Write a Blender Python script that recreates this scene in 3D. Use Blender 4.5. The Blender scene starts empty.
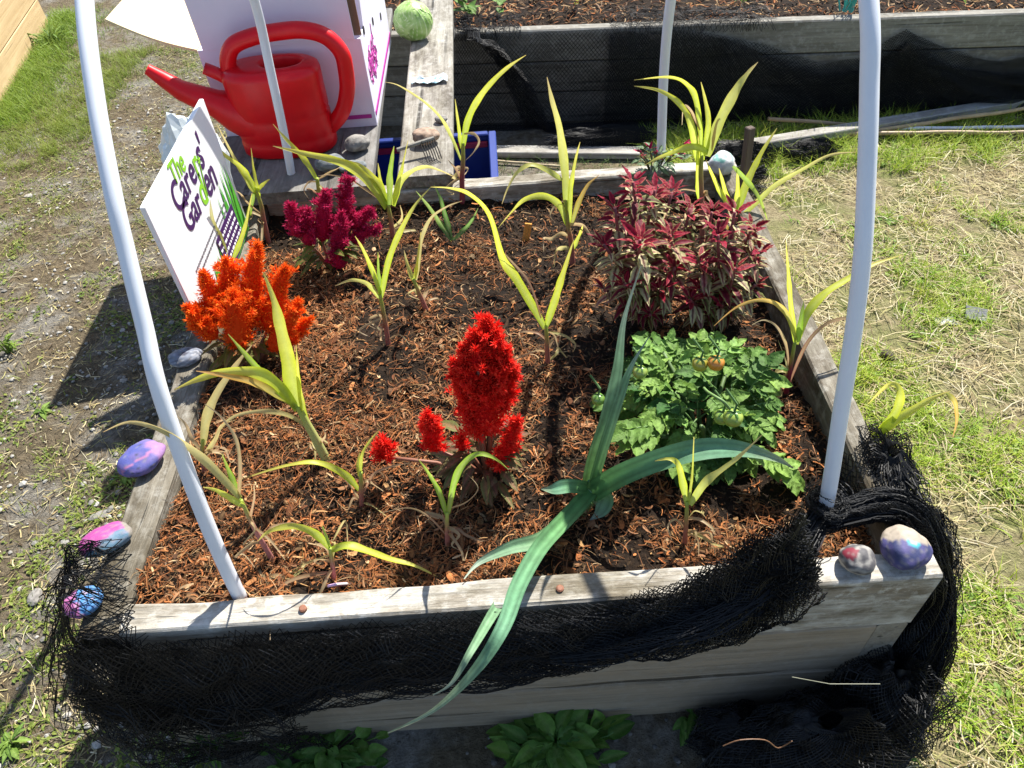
import bpy, math, random
from mathutils import Vector as V, Matrix, noise
random.seed(11)
R_ = random.random
U = random.uniform
G = random.gauss
scene = bpy.context.scene
COL = scene.collection
H = 0.47           # rim height of the beds above the ground
# ------------------------------------------------------------------ camera
CX, CY, CZ, PI_, YA, RO, F_ = 0.03898, -0.53885, 1.49642, 0.7986, -0.00975, -0.07838, 745.767
Fv = V((math.sin(YA)*math.cos(PI_), math.cos(YA)*math.cos(PI_), -math.sin(PI_)))
Rv0 = V((math.cos(YA), -math.sin(YA), 0)); Uv0 = Rv0.cross(Fv)
Rv = math.cos(RO)*Rv0 + math.sin(RO)*Uv0
Uv = -math.sin(RO)*Rv0 + math.cos(RO)*Uv0
CAM = V((CX, CY, CZ))
cd = bpy.data.cameras.new('camera'); cam = bpy.data.objects.new('camera', cd); COL.objects.link(cam)
cd.sensor_fit = 'HORIZONTAL'; cd.sensor_width = 36; cd.lens = F_/1024*36
cd.clip_start = 0.02; cd.clip_end = 300
M = Matrix((Rv, Uv, -Fv)).transposed().to_4x4(); M.translation = CAM
cam.matrix_world = M
scene.camera = cam

def ray(u, v): return (Fv*F_ + Rv*(u-512) + Uv*(384-v)).normalized()
def onz(u, v, z): d = ray(u, v); return CAM + d*((z-CZ)/d.z)
def onx(u, v, x): d = ray(u, v); return CAM + d*((x-CX)/d.x)
def ony(u, v, y): d = ray(u, v); return CAM + d*((y-CY)/d.y)
def pxm(p): return (p-CAM).dot(Fv)/F_          # metres per pixel at a point
def lerp(a, b, t): return a+(b-a)*t
def mix(a, b, t): return tuple(a[i]+(b[i]-a[i])*t for i in range(3))
def ss(a, b, x):
    t = max(0, min(1, (x-a)/(b-a))); return t*t*(3-2*t)
def vn(p, s=1.0, o=0.0): return noise.noise(V((p[0]*s+o, p[1]*s+o*1.7, p[2]*s-o)))

# ------------------------------------------------------------------ mesh building
class MB:
    def __init__(s): s.v = []; s.f = []; s.c = []
    def add(s, vs, fs, col=(1, 1, 1)):
        n = len(s.v); s.v += [tuple(p) for p in vs]
        s.f += [tuple(i+n for i in f) for f in fs]
        if isinstance(col, list): s.c += col
        else: s.c += [col]*len(vs)
    def box(s, c, d, rot=None, col=(1, 1, 1), bev=0.0):
        hx, hy, hz = d[0]/2, d[1]/2, d[2]/2
        b = min(bev, hx*.9, hy*.9, hz*.9)
        if b <= 0:
            vs = [V((x*hx, y*hy, z*hz)) for x in (-1, 1) for y in (-1, 1) for z in (-1, 1)]
            fs = [(0, 1, 3, 2), (4, 6, 7, 5), (0, 4, 5, 1), (2, 3, 7, 6), (0, 2, 6, 4), (1, 5, 7, 3)]
        else:
            vs = []; idx = {}
            for x in (-1, 1):
                for y in (-1, 1):
                    for z in (-1, 1):
                        for a in range(3):
                            q = [x*(hx-b), y*(hy-b), z*(hz-b)]; q[a] += (x, y, z)[a]*b
                            idx[(x, y, z, a)] = len(vs); vs.append(V(q))
            fs = []
            for a in range(3):
                o1, o2 = (a+1) % 3, (a+2) % 3
                for sg in (-1, 1):
                    q = []
                    for (p, r) in ((-1, -1), (1, -1), (1, 1), (-1, 1)):
                        k = [0, 0, 0]; k[a] = sg; k[o1] = p; k[o2] = r
                        q.append(idx[(k[0], k[1], k[2], a)])
                    fs.append(tuple(q if sg > 0 else q[::-1]))
                for p in (-1, 1):
                    for r in (-1, 1):
                        k0 = [0, 0, 0]; k1 = [0, 0, 0]
                        k0[a] = -1; k1[a] = 1
                        for k in (k0, k1): k[o1] = p; k[o2] = r
                        q = (idx[(*k0, o1)], idx[(*k1, o1)], idx[(*k1, o2)], idx[(*k0, o2)])
                        fs.append(q if p*r > 0 else q[::-1])
            for x in (-1, 1):
                for y in (-1, 1):
                    for z in (-1, 1):
                        q = (idx[(x, y, z, 0)], idx[(x, y, z, 1)], idx[(x, y, z, 2)])
                        fs.append(q if x*y*z > 0 else q[::-1])
        if rot is not None: vs = [rot @ p for p in vs]
        vs = [p+V(c) for p in vs]; s.add(vs, fs, col)
    def tube(s, pts, rad, n=8, col=(1, 1, 1), caps=True):
        pts = [V(p) for p in pts]; m = len(pts); rr = rad if isinstance(rad, list) else [rad]*m
        vs = []; cc = []; prev = None
        for i, p in enumerate(pts):
            t = (pts[min(i+1, m-1)]-pts[max(i-1, 0)])
            t = t.normalized() if t.length > 1e-9 else V((0, 0, 1))
            if prev is None:
                a = V((0, 0, 1)) if abs(t.z) < .9 else V((1, 0, 0)); x = t.cross(a).normalized()
            else:
                x = prev - t*prev.dot(t); x = x.normalized() if x.length > 1e-6 else t.orthogonal().normalized()
            prev = x; y = t.cross(x)
            for k in range(n):
                an = 2*math.pi*k/n; vs.append(p+(x*math.cos(an)+y*math.sin(an))*rr[i])
            cc += [col[i] if isinstance(col, list) else col]*n
        fs = [(i*n+k, i*n+(k+1) % n, (i+1)*n+(k+1) % n, (i+1)*n+k) for i in range(m-1) for k in range(n)]
        if caps: fs += [tuple(range(n))[::-1], tuple((m-1)*n+k for k in range(n))]
        s.add(vs, fs, cc)
    def ribbon(s, pts, wid, side, col, fold=0.0, nrm=None):
        # leaf strip with a mid vein: three vertices across
        vs = []; cc = []; m = len(pts)
        for i, p in enumerate(pts):
            t = (pts[min(i+1, m-1)]-pts[max(i-1, 0)]).normalized()
            sd = side[i] if isinstance(side, list) else side
            sd = (sd - t*sd.dot(t)); sd = sd.normalized() if sd.length > 1e-6 else t.orthogonal().normalized()
            nn = sd.cross(t); w = wid[i]/2
            c = col[i] if isinstance(col, list) else col
            c2 = c if not (isinstance(c, tuple) and len(c) == 2) else c[1]
            c1 = c if not (isinstance(c, tuple) and len(c) == 2) else c[0]
            vs += [p-sd*w+nn*fold*w, p, p+sd*w+nn*fold*w]; cc += [c1, c2, c1]
        fs = []
        for i in range(m-1):
            a = 3*i; fs += [(a, a+1, a+4, a+3), (a+1, a+2, a+5, a+4)]
        s.add(vs, fs, cc)
    def build(s, name, mat, parent=None, origin=None, smooth=False):
        vs = s.v
        if parent is not None: o = wloc(parent)
        else: o = V(origin) if origin is not None else V((0, 0, 0))
        if parent is not None and origin is not None: o2 = V(origin)
        else: o2 = o
        me = bpy.data.meshes.new(name)
        me.from_pydata([(p[0]-o2.x, p[1]-o2.y, p[2]-o2.z) for p in vs], [], s.f)
        if smooth: me.polygons.foreach_set('use_smooth', [True]*len(me.polygons))
        at = me.color_attributes.new('Col', 'FLOAT_COLOR', 'POINT')
        fl = []
        for c in s.c: fl += [c[0], c[1], c[2], 1.0]
        at.data.foreach_set('color', fl)
        me.materials.append(mat); me.update()
        ob = bpy.data.objects.new(name, me); COL.objects.link(ob)
        if parent is not None:
            ob.parent = parent; ob.location = o2-o
        else: ob.location = o2
        return ob
def wloc(o):
    p = V(o.location)
    while o.parent is not None: o = o.parent; p = p+V(o.location)
    return p
def tag(o, label=None, cat=None, group=None, kind=None):
    if label: o['label'] = label
    if cat: o['category'] = cat
    if group: o['group'] = group
    if kind: o['kind'] = kind
    return o
def thing(name, loc, label, cat, group=None):
    o = bpy.data.objects.new(name, None); COL.objects.link(o); o.location = V(loc); o.empty_display_size = .05
    return tag(o, label, cat, group)

# ------------------------------------------------------------------ materials
def newmat(name):
    m = bpy.data.materials.new(name); m.use_nodes = True; nt = m.node_tree; nt.nodes.clear()
    out = nt.nodes.new('ShaderNodeOutputMaterial'); return m, nt, out
def nd(nt, t, **kw):
    n = nt.nodes.new('ShaderNode'+t)
    for k, v in kw.items():
        if k in n.inputs: n.inputs[k].default_value = v
        else: setattr(n, k, v)
    return n
def ramp(nt, src, stops):
    r = nd(nt, 'ValToRGB'); nt.links.new(src, r.inputs['Fac']); e = r.color_ramp.elements
    while len(e) < len(stops): e.new(.5)
    for i, (p, c) in enumerate(stops): e[i].position = p; e[i].color = (*c, 1) if len(c) == 3 else c
    return r
def mixc(nt, fac, a, b, mode='MIX'):
    n = nd(nt, 'Mix', data_type='RGBA', blend_type=mode)
    for sock, val in ((n.inputs[0], fac), (n.inputs[6], a), (n.inputs[7], b)):
        if hasattr(val, 'is_linked') or hasattr(val, 'links'): nt.links.new(val, sock)
        elif isinstance(val, (int, float)): sock.default_value = val
        else: sock.default_value = (*val, 1)
    return n.outputs[2]
def plain(name, col, rough=.6, nscale=0, namt=.15, bump=0, spec=.5, attr=False, trans=0, metal=0, coat=0):
    m, nt, out = newmat(name)
    b = nd(nt, 'BsdfPrincipled'); b.inputs['Roughness'].default_value = rough
    b.inputs['Specular IOR Level'].default_value = spec; b.inputs['Metallic'].default_value = metal
    b.inputs['Coat Weight'].default_value = coat
    if attr: src = nd(nt, 'Attribute', attribute_name='Col').outputs['Color']
    else:
        rgb = nd(nt, 'RGB'); rgb.outputs[0].default_value = (*col, 1); src = rgb.outputs[0]
    if nscale:
        tc = nd(nt, 'TexCoord'); nz = nd(nt, 'TexNoise', Scale=nscale, Detail=6.0, Roughness=.65)
        nt.links.new(tc.outputs['Object'], nz.inputs['Vector'])
        r = ramp(nt, nz.outputs['Fac'], [(.25, (1-namt,)*3), (.75, (1+namt,)*3)])
        src = mixc(nt, 1.0, src, r.outputs['Color'], 'MULTIPLY')
        if bump:
            bp = nd(nt, 'Bump', Strength=bump, Distance=.01); nt.links.new(nz.outputs['Fac'], bp.inputs['Height'])
            nt.links.new(bp.outputs['Normal'], b.inputs['Normal'])
    nt.links.new(src, b.inputs['Base Color'])
    if trans:
        tr = nd(nt, 'BsdfTranslucent'); nt.links.new(src, tr.inputs['Color'])
        mx = nd(nt, 'MixShader'); mx.inputs[0].default_value = trans
        nt.links.new(b.outputs[0], mx.inputs[1]); nt.links.new(tr.outputs[0], mx.inputs[2])
        nt.links.new(mx.outputs[0], out.inputs['Surface'])
    else: nt.links.new(b.outputs[0], out.inputs['Surface'])
    return m
def wood(name, axis, c_lo, c_hi, stain, stain_amt=.5, fine=1.0, lichen=0.0, lcol=(.5, .5, .45), seed=0.0, bump=.5, blotch=0.0):
    m, nt, out = newmat(name)
    b = nd(nt, 'BsdfPrincipled', Roughness=.85); b.inputs['Specular IOR Level'].default_value = .25
    tc = nd(nt, 'TexCoord'); mp = nd(nt, 'Mapping'); nt.links.new(tc.outputs['Object'], mp.inputs['Vector'])
    sc = [70*fine, 70*fine, 70*fine]; sc['xyz'.index(axis)] = 2.6*fine
    mp.inputs['Scale'].default_value = sc; mp.inputs['Location'].default_value = (seed, seed*1.3, seed*.7)
    g = nd(nt, 'TexNoise', Scale=1.0, Detail=8.0, Roughness=.7, Distortion=.6); nt.links.new(mp.outputs[0], g.inputs['Vector'])
    mp2 = nd(nt, 'Mapping'); nt.links.new(tc.outputs['Object'], mp2.inputs['Vector'])
    sc2 = [14, 14, 14]; sc2['xyz'.index(axis)] = 4
    mp2.inputs['Scale'].default_value = sc2; mp2.inputs['Location'].default_value = (seed*2, 3+seed, seed)
    l = nd(nt, 'TexNoise', Scale=1.0, Detail=7.0, Roughness=.72); nt.links.new(mp2.outputs[0], l.inputs['Vector'])
    gr = ramp(nt, g.outputs['Fac'], [(.3, c_lo), (.7, c_hi)])
    lf = ramp(nt, l.outputs['Fac'], [(.47, (0, 0, 0)), (.66, (stain_amt,)*3)])
    col = mixc(nt, lf.outputs['Color'], gr.outputs['Color'], stain)
    # dark cracks along the grain
    mp3 = nd(nt, 'Mapping'); nt.links.new(tc.outputs['Object'], mp3.inputs['Vector'])
    sc3 = [45*fine]*3; sc3['xyz'.index(axis)] = 1.3*fine
    mp3.inputs['Scale'].default_value = sc3; mp3.inputs['Location'].default_value = (seed+5, 1+seed, 2)
    cr = nd(nt, 'TexNoise', Scale=1.0, Detail=3.0, Roughness=.5); nt.links.new(mp3.outputs[0], cr.inputs['Vector'])
    crr = ramp(nt, cr.outputs['Fac'], [(.30, (.25,)*3), (.36, (1,)*3)])
    col = mixc(nt, 1.0, col, crr.outputs['Color'], 'MULTIPLY')
    if lichen:
        ln = nd(nt, 'TexNoise', Scale=38.0, Detail=6.0, Roughness=.7); nt.links.new(tc.outputs['Object'], ln.inputs['Vector'])
        lr = ramp(nt, ln.outputs['Fac'], [(.5, (0, 0, 0)), (.62, (lichen,)*3)])
        col = mixc(nt, lr.outputs['Color'], col, lcol)
    if blotch:
        bl = nd(nt, 'TexNoise', Scale=7.0, Detail=9.0, Roughness=.75); nt.links.new(mp2.outputs[0], bl.inputs['Vector']); bl.inputs['Scale'].default_value = .55
        br = ramp(nt, bl.outputs['Fac'], [(.40, (1-blotch, 1-blotch*1.05, 1-blotch*1.15)), (.56, (1, 1, 1))]); col = mixc(nt, 1.0, col, br.outputs['Color'], 'MULTIPLY')
    nt.links.new(col, b.inputs['Base Color'])
    add = nd(nt, 'Math', operation='ADD'); nt.links.new(g.outputs['Fac'], add.inputs[0]); nt.links.new(crr.outputs['Color'], add.inputs[1])
    bp = nd(nt, 'Bump', Strength=bump, Distance=.004); nt.links.new(add.outputs[0], bp.inputs['Height'])
    nt.links.new(bp.outputs['Normal'], b.inputs['Normal'])
    nt.links.new(b.outputs[0], out.inputs['Surface'])
    return m

M_leaf = plain('maize_leaf', None, rough=.45, attr=True, trans=.58, nscale=60, namt=.12, spec=.4)
M_leek = plain('leek_leaf', None, rough=.62, attr=True, trans=.18, nscale=45, namt=.24, bump=.15, spec=.25)
M_plume = plain('plume', None, rough=.7, attr=True, trans=.35, spec=.2)
M_col = plain('coleus_leaf', None, rough=.55, attr=True, trans=.32, nscale=130, namt=.28, bump=.25, spec=.22)
M_tom = plain('tomato_leaf', None, rough=.58, attr=True, trans=.3, nscale=110, namt=.28, bump=.35, spec=.3)
M_chip = plain('bark_chip', None, rough=.85, attr=True, nscale=150, namt=.3, bump=.3, spec=.2)
M_grass = plain('grass_blade', None, rough=.55, attr=True, trans=.35, spec=.3)
M_stone = plain('stone', None, rough=.75, attr=True, nscale=70, namt=.22, bump=.35, spec=.3)
M_paint = plain('painted_stone', None, rough=.68, attr=True, nscale=90, namt=.12, bump=.12, spec=.5)
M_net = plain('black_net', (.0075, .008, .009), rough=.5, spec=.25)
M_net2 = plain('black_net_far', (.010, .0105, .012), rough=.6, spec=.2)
M_pvc = plain('pvc_pipe', (.70, .73, .79), rough=.38, nscale=9, namt=.05, spec=.5)
M_red = plain('red_plastic', (.66, .004, .010), rough=.38, nscale=22, namt=.12, spec=.35)
M_reddark = plain('red_plastic_inside', (.30, .004, .01), rough=.5)
M_card = plain('shade_tinted_card', (.71, .68, .82), rough=.6, nscale=12, namt=.03)  # white card tinted lavender, the bluish shade on its front put into the colour
M_cream = plain('cream_card', (.70, .58, .34), rough=.7, nscale=14, namt=.03)
M_brownc = plain('brown_card', (.17, .10, .06), rough=.85, nscale=40, namt=.15)
M_mag = plain('magenta_print', (.42, .02, .27), rough=.6)
M_dark = plain('dark_hole', (.015, .013, .013), rough=.9)
M_sign = plain('sign_board', (.80, .80, .82), rough=.4, nscale=8, namt=.03)
M_green = plain('sign_green', (.07, .36, .03), rough=.45)
M_lime = plain('sign_lime', (.24, .55, .03), rough=.45)
M_purp = plain('sign_purple', (.055, .014, .10), rough=.45)
M_greyt = plain('sign_small_print', (.20, .20, .22), rough=.5)
M_blue = plain('blue_crate', (.007, .027, .20), rough=.45, nscale=20, namt=.1)
M_crim = plain('crimson_trim', (.40, .012, .05), rough=.45)
M_foil = plain('foil_label', None, rough=.25, attr=True, spec=.7)
M_tomato = plain('tomato_skin', None, rough=.2, attr=True, spec=.5, coat=.3)
M_stem = plain('green_stem', None, rough=.55, attr=True, trans=.1)
M_cane = plain('cane', None, rough=.55, attr=True, nscale=40, namt=.2)
M_cab = plain('cabbage_leaf', None, rough=.38, attr=True, nscale=40, namt=.08, bump=.2, spec=.45)
M_rust = plain('rusty_screw', (.22, .09, .05), rough=.7, nscale=200, namt=.3)
def clear_mat(name, col, alpha):
    m, nt, out = newmat(name)
    b = nd(nt, 'BsdfPrincipled', Roughness=.18); b.inputs['Base Color'].default_value = (*col, 1)
    b.inputs['Alpha'].default_value = alpha
    nt.links.new(b.outputs[0], out.inputs['Surface']); return m
M_bag = clear_mat('plastic_bag', (.74, .80, .82), .72)
M_bottle = clear_mat('clear_bottle', (.45, .65, .90), .55)

GREY_LO, GREY_HI = (.20, .185, .155), (.44, .42, .375)
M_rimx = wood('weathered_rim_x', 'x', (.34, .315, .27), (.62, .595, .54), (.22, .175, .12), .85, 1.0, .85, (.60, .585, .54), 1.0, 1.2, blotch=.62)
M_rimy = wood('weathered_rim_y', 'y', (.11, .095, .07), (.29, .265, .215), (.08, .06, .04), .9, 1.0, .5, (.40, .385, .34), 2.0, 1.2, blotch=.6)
M_facex = wood('weathered_face_x', 'x', (.17, .14, .10), (.32, .27, .205), (.32, .25, .17), .5, 1.0, .15, (.38, .36, .32), 3.0, .6)
M_facey = wood('weathered_face_y', 'y', (.15, .13, .10), (.31, .285, .235), (.20, .16, .11), .5, 1.0, .15, (.36, .34, .30), 4.0, .6)
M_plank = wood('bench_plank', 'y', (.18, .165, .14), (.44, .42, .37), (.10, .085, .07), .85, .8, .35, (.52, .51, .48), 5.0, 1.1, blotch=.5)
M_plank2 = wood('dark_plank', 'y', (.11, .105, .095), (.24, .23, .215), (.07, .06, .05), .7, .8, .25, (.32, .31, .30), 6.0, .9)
M_farx = wood('far_bed_board', 'x', (.10, .092, .078), (.25, .235, .205), (.06, .05, .04), .6, 1.0, .3, (.34, .33, .30), 7.0, .6)  # boards toned dark, the black shade behind the net put into their colour
M_farrim = wood('far_bed_rim', 'x', (.13, .12, .10), (.30, .285, .25), (.09, .08, .06), .6, 1.0, .35, (.40, .40, .37), 8.0, .6)  # mid tone, a compromise between the shaded face and the sunlit rim top
M_newwood = wood('pale_timber', 'y', (.42, .285, .14), (.62, .46, .26), (.36, .24, .12), .45, .6, 0, seed=9.0, bump=.3)
M_board = wood('old_board', 'x', (.20, .19, .17), (.42, .40, .36), (.12, .10, .08), .7, .8, .3, (.48, .47, .44), 10.0, .7)
M_stake = wood('brown_stake', 'z', (.07, .05, .04), (.16, .12, .10), (.05, .04, .03), .4, .9, 0, seed=11.0)
M_post = wood('corner_post', 'z', (.17, .16, .14), (.36, .34, .30), (.11, .1, .08), .6, .9, .3, (.42, .41, .38), 12.0)

# ground
def ground_mat():
    m, nt, out = newmat('ground')
    b = nd(nt, 'BsdfPrincipled', Roughness=.95); b.inputs['Specular IOR Level'].default_value = .15
    tc = nd(nt, 'TexCoord'); P = tc.outputs['Object']
    sep = nd(nt, 'SeparateXYZ'); nt.links.new(P, sep.inputs[0])
    def N(scale, det=8.0, ro=.65, off=0):
        mp = nd(nt, 'Mapping'); mp.inputs['Location'].default_value = (off, off*.7, 0); nt.links.new(P, mp.inputs['Vector'])
        n = nd(nt, 'TexNoise', Scale=scale, Detail=det, Roughness=ro); nt.links.new(mp.outputs[0], n.inputs['Vector']); return n.outputs['Fac']
    n1 = N(45); n2 = N(5, 5, .6, 3); n3 = N(190, 4, .7, 5); n4 = N(1.6, 4, .6, 9)
    grav = ramp(nt, n1, [(.25, (.11, .10, .085)), (.5, (.25, .235, .205)), (.78, (.42, .405, .375))])
    dirt = ramp(nt, n1, [(.3, (.075, .058, .036)), (.7, (.23, .185, .12))])
    f1 = ramp(nt, n2, [(.46, (0, 0, 0)), (.64, (1, 1, 1))])
    left = mixc(nt, f1.outputs['Color'], dirt.outputs['Color'], grav.outputs['Color'])
    straw = ramp(nt, n1, [(.3, (.17, .135, .075)), (.55, (.34, .285, .165)), (.8, (.50, .44, .28))])
    gr = ramp(nt, n3, [(.3, (.09, .12, .03)), (.7, (.24, .27, .08))])
    f2 = ramp(nt, n2, [(.42, (0, 0, 0)), (.62, (.85, .85, .85))])
    right = mixc(nt, f2.outputs['Color'], straw.outputs['Color'], gr.outputs['Color'])
    ad = nd(nt, 'Math', operation='MULTIPLY_ADD'); nt.links.new(n4, ad.inputs[0]); ad.inputs[1].default_value = .8; nt.links.new(sep.outputs['X'], ad.inputs[2])
    mr = nd(nt, 'MapRange'); nt.links.new(ad.outputs[0], mr.inputs['Value'])
    mr.inputs['From Min'].default_value = .75; mr.inputs['From Max'].default_value = 1.05
    col = mixc(nt, mr.outputs[0], left, right)
    # fine random darker and lighter mottling over the whole ground
    col = mixc(nt, 1.0, col, ramp(nt, n3, [(.2, (.6,)*3), (.8, (1.25,)*3)]).outputs['Color'], 'MULTIPLY')
    nt.links.new(col, b.inputs['Base Color'])
    h = nd(nt, 'Math', operation='MULTIPLY_ADD'); nt.links.new(n1, h.inputs[0]); h.inputs[1].default_value = 1.5; nt.links.new(n3, h.inputs[2])
    bp = nd(nt, 'Bump', Strength=.9, Distance=.012); nt.links.new(h.outputs[0], bp.inputs['Height']); nt.links.new(bp.outputs['Normal'], b.inputs['Normal'])
    nt.links.new(b.outputs[0], out.inputs['Surface']); return m
M_ground = ground_mat()
def soil_mat():
    m, nt, out = newmat('soil')
    b = nd(nt, 'BsdfPrincipled', Roughness=.95); b.inputs['Specular IOR Level'].default_value = .2
    tc = nd(nt, 'TexCoord'); n = nd(nt, 'TexNoise', Scale=60.0, Detail=9.0, Roughness=.7); nt.links.new(tc.outputs['Object'], n.inputs['Vector'])
    r = ramp(nt, n.outputs['Fac'], [(.3, (.007, .005, .004)), (.55, (.028, .017, .010)), (.8, (.085, .045, .022))])
    nt.links.new(r.outputs['Color'], b.inputs['Base Color'])
    bp = nd(nt, 'Bump', Strength=1.0, Distance=.02); nt.links.new(n.outputs['Fac'], bp.inputs['Height']); nt.links.new(bp.outputs['Normal'], b.inputs['Normal'])
    nt.links.new(b.outputs[0], out.inputs['Surface']); return m
M_soil = soil_mat()

# ------------------------------------------------------------------ light and sky
SUN = V((.42, .68, 1.0)).normalized()
w = bpy.data.worlds.new('World'); scene.world = w; w.use_nodes = True
nt = w.node_tree; nt.nodes.clear()
sky = nd(nt, 'TexSky', sky_type='NISHITA'); sky.sun_disc = False
sky.sun_elevation = math.asin(SUN.z); sky.sun_rotation = math.atan2(SUN.x, SUN.y); sky.altitude = 100
bg = nd(nt, 'Background'); bg.inputs['Strength'].default_value = .09
wo = nd(nt, 'OutputWorld'); nt.links.new(sky.outputs[0], bg.inputs[0]); nt.links.new(bg.outputs[0], wo.inputs[0])
sd = bpy.data.lights.new('sun', 'SUN'); sd.energy = 5.0; sd.angle = math.radians(.5); sd.color = (1, .955, .87)
so = bpy.data.objects.new('sun', sd); COL.objects.link(so); so.rotation_euler = (-SUN).to_track_quat('-Z', 'Y').to_euler()
so.location = SUN*10
scene.view_settings.view_transform = 'Standard'; scene.view_settings.look = 'None'
scene.view_settings.exposure = 1.12; scene.view_settings.gamma = 1.0; scene.view_settings.use_curve_mapping = False
scene.cycles.use_denoising = True
scene.cycles.max_bounces = 8; scene.cycles.transparent_max_bounces = 12

# ------------------------------------------------------------------ ground
def gz(x, y): return .0
b = MB(); xs = [-40, -20, -10, -5, -3, -2, -1, 0, 1, 2, 3, 5, 10, 20, 40]; n = len(xs)
b.add([V((x, y, 0)) for y in xs for x in xs], [(j*n+i, j*n+i+1, (j+1)*n+i+1, (j+1)*n+i) for j in range(n-1) for i in range(n-1)])
tag(b.build('ground', M_ground), kind='structure')

# ------------------------------------------------------------------ near raised bed
D = 1.2346; X0, X1 = -.65, .65; T = .046; TL = .066; TR = .048
bed = thing('raised_bed', (0, D/2, 0), 'weathered grey timber raised bed filled with bark mulch and flowers', 'raised bed')
def plank(x0, x1, y0, y1, z0, z1, mat, name='plank', parent=bed, axis='x', wob=.005, seg=40):
    m = MB(); c = V(((x0+x1)/2, (y0+y1)/2, (z0+z1)/2)); d = (x1-x0, y1-y0, z1-z0)
    # a sawn plank with slightly worn edges: rounded profile swept along its length
    ax = 'xyz'.index(axis); L = d[ax]; o1, o2 = [i for i in range(3) if i != ax]
    w1, w2 = d[o1]/2, d[o2]/2; bv = .004
    prof = [(-w1+bv, -w2), (w1-bv, -w2), (w1, -w2+bv), (w1, w2-bv), (w1-bv, w2), (-w1+bv, w2), (-w1, w2-bv), (-w1, -w2+bv)]
    vs = []; sg = seg
    for i in range(sg+1):
        t = -L/2+L*i/sg
        for (a, e) in prof:
            q = [0, 0, 0]; q[ax] = c[ax]+t; q[o1] = c[o1]+a; q[o2] = c[o2]+e
            nn = noise.noise(V((q[0]*9+z0*31, q[1]*9, q[2]*9)))*wob
            q[o1] += nn*(1 if a > 0 else -1)*.5; q[o2] += nn*(1 if e > 0 else 0)
            vs.append(V(q))
    fs = [(i*8+k, i*8+(k+1) % 8, (i+1)*8+(k+1) % 8, (i+1)*8+k) for i in range(sg) for k in range(8)]
    fs += [tuple(range(8))[::-1], tuple(sg*8+k for k in range(8))]
    if (ax == 1): fs = [f[::-1] for f in fs]
    m.add(vs, fs); o = m.build(name, mat, parent, origin=c); return o
zc = [.316, .150]
# top course
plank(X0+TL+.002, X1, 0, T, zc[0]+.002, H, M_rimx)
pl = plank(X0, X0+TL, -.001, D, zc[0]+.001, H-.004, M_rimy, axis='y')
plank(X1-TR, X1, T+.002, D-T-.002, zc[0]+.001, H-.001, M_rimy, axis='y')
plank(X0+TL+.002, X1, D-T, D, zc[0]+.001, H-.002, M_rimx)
# lower courses
for (za, zb) in ((zc[1]+.002, zc[0]), (-.05, zc[1])):
    plank(X0, X1-.052, 0.001, T, za, zb, M_facex)
    plank(X1-.05, X1, 0.003, D-T-.002, za, zb, M_facey, axis='y')
    plank(X0+.002, X0+TL, T+.002, D, za, zb, M_facey, axis='y')
    plank(X0+TL+.002, X1, D-T, D, za, zb, M_facex)
for (u, v) in ((560, 589), (303, 609)):
    p = onz(u, v, H+.002); m = MB(); m.tube([p-V((0, 0, .004)), p+V((0, 0, .0025))], .006, 10); m.tube([p+V((0, 0, .0025)), p+V((0, 0, .004))], [.006, .004], 10)
    m.build('screw_head', M_rust, bed)
# soil surface in the bed
def soilz(x, y):
    e = min(x-(X0+TL), (X1-TR)-x, y-T, (D-T)-y)
    z = H-.04-.038*ss(.05, .55, x)-.012*ss(.6, 1.1, y)
    z += .022*noise.noise(V((x*5, y*5, 1)))+.011*noise.noise(V((x*16, y*16, 4)))+.006*noise.noise(V((x*40, y*40, 7)))
    z += .008*(1-ss(0, .08, e))
    return min(z, H-.012)
m = MB(); NX, NY = 150, 140
for j in range(NY+1):
    for i in range(NX+1):
        x = lerp(X0+TL-.01, X1-TR+.01, i/NX); y = lerp(T-.01, D-T+.01, j/NY); m.v.append((x, y, soilz(x, y))); m.c.append((1, 1, 1))
m.f = [(j*(NX+1)+i, j*(NX+1)+i+1, (j+1)*(NX+1)+i+1, (j+1)*(NX+1)+i) for j in range(NY) for i in range(NX)]
tag(m.build('soil', M_soil, smooth=True), kind='structure')
# bark mulch
m = MB()
CH = [(.33, .11, .034), (.41, .155, .052), (.22, .072, .024), (.44, .25, .105), (.52, .35, .19), (.13, .046, .02), (.05, .024, .013), (.31, .15, .075)]
def chip(x, y, z, L, wd, col, tilt):
    a = U(0, 6.283); d = V((math.cos(a), math.sin(a), tilt)).normalized(); s0 = V((-math.sin(a), math.cos(a), G(0, .35))).normalized()
    p = V((x, y, z)); cv = G(0, .35); k = 3 if L < .02 else 5; pts = []
    up = V((0, 0, 1)); lat = G(0, .55)
    for i in range(k+1):
        t = i/k-.5; pts.append(p+d*(L*t)+up*(cv*L*(.25-t*t))+s0*(lat*L*(.25-t*t)))
    ws = [wd*(.35+.65*math.sin(math.pi*(.12+.76*i/k))) for i in range(k+1)]
    c2 = mix(col, (.5, .3, .12), U(0, .25)); m.ribbon(pts, ws, s0, [(col, c2)]*(k+1), fold=G(0, .4))
cnt = 0
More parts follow.
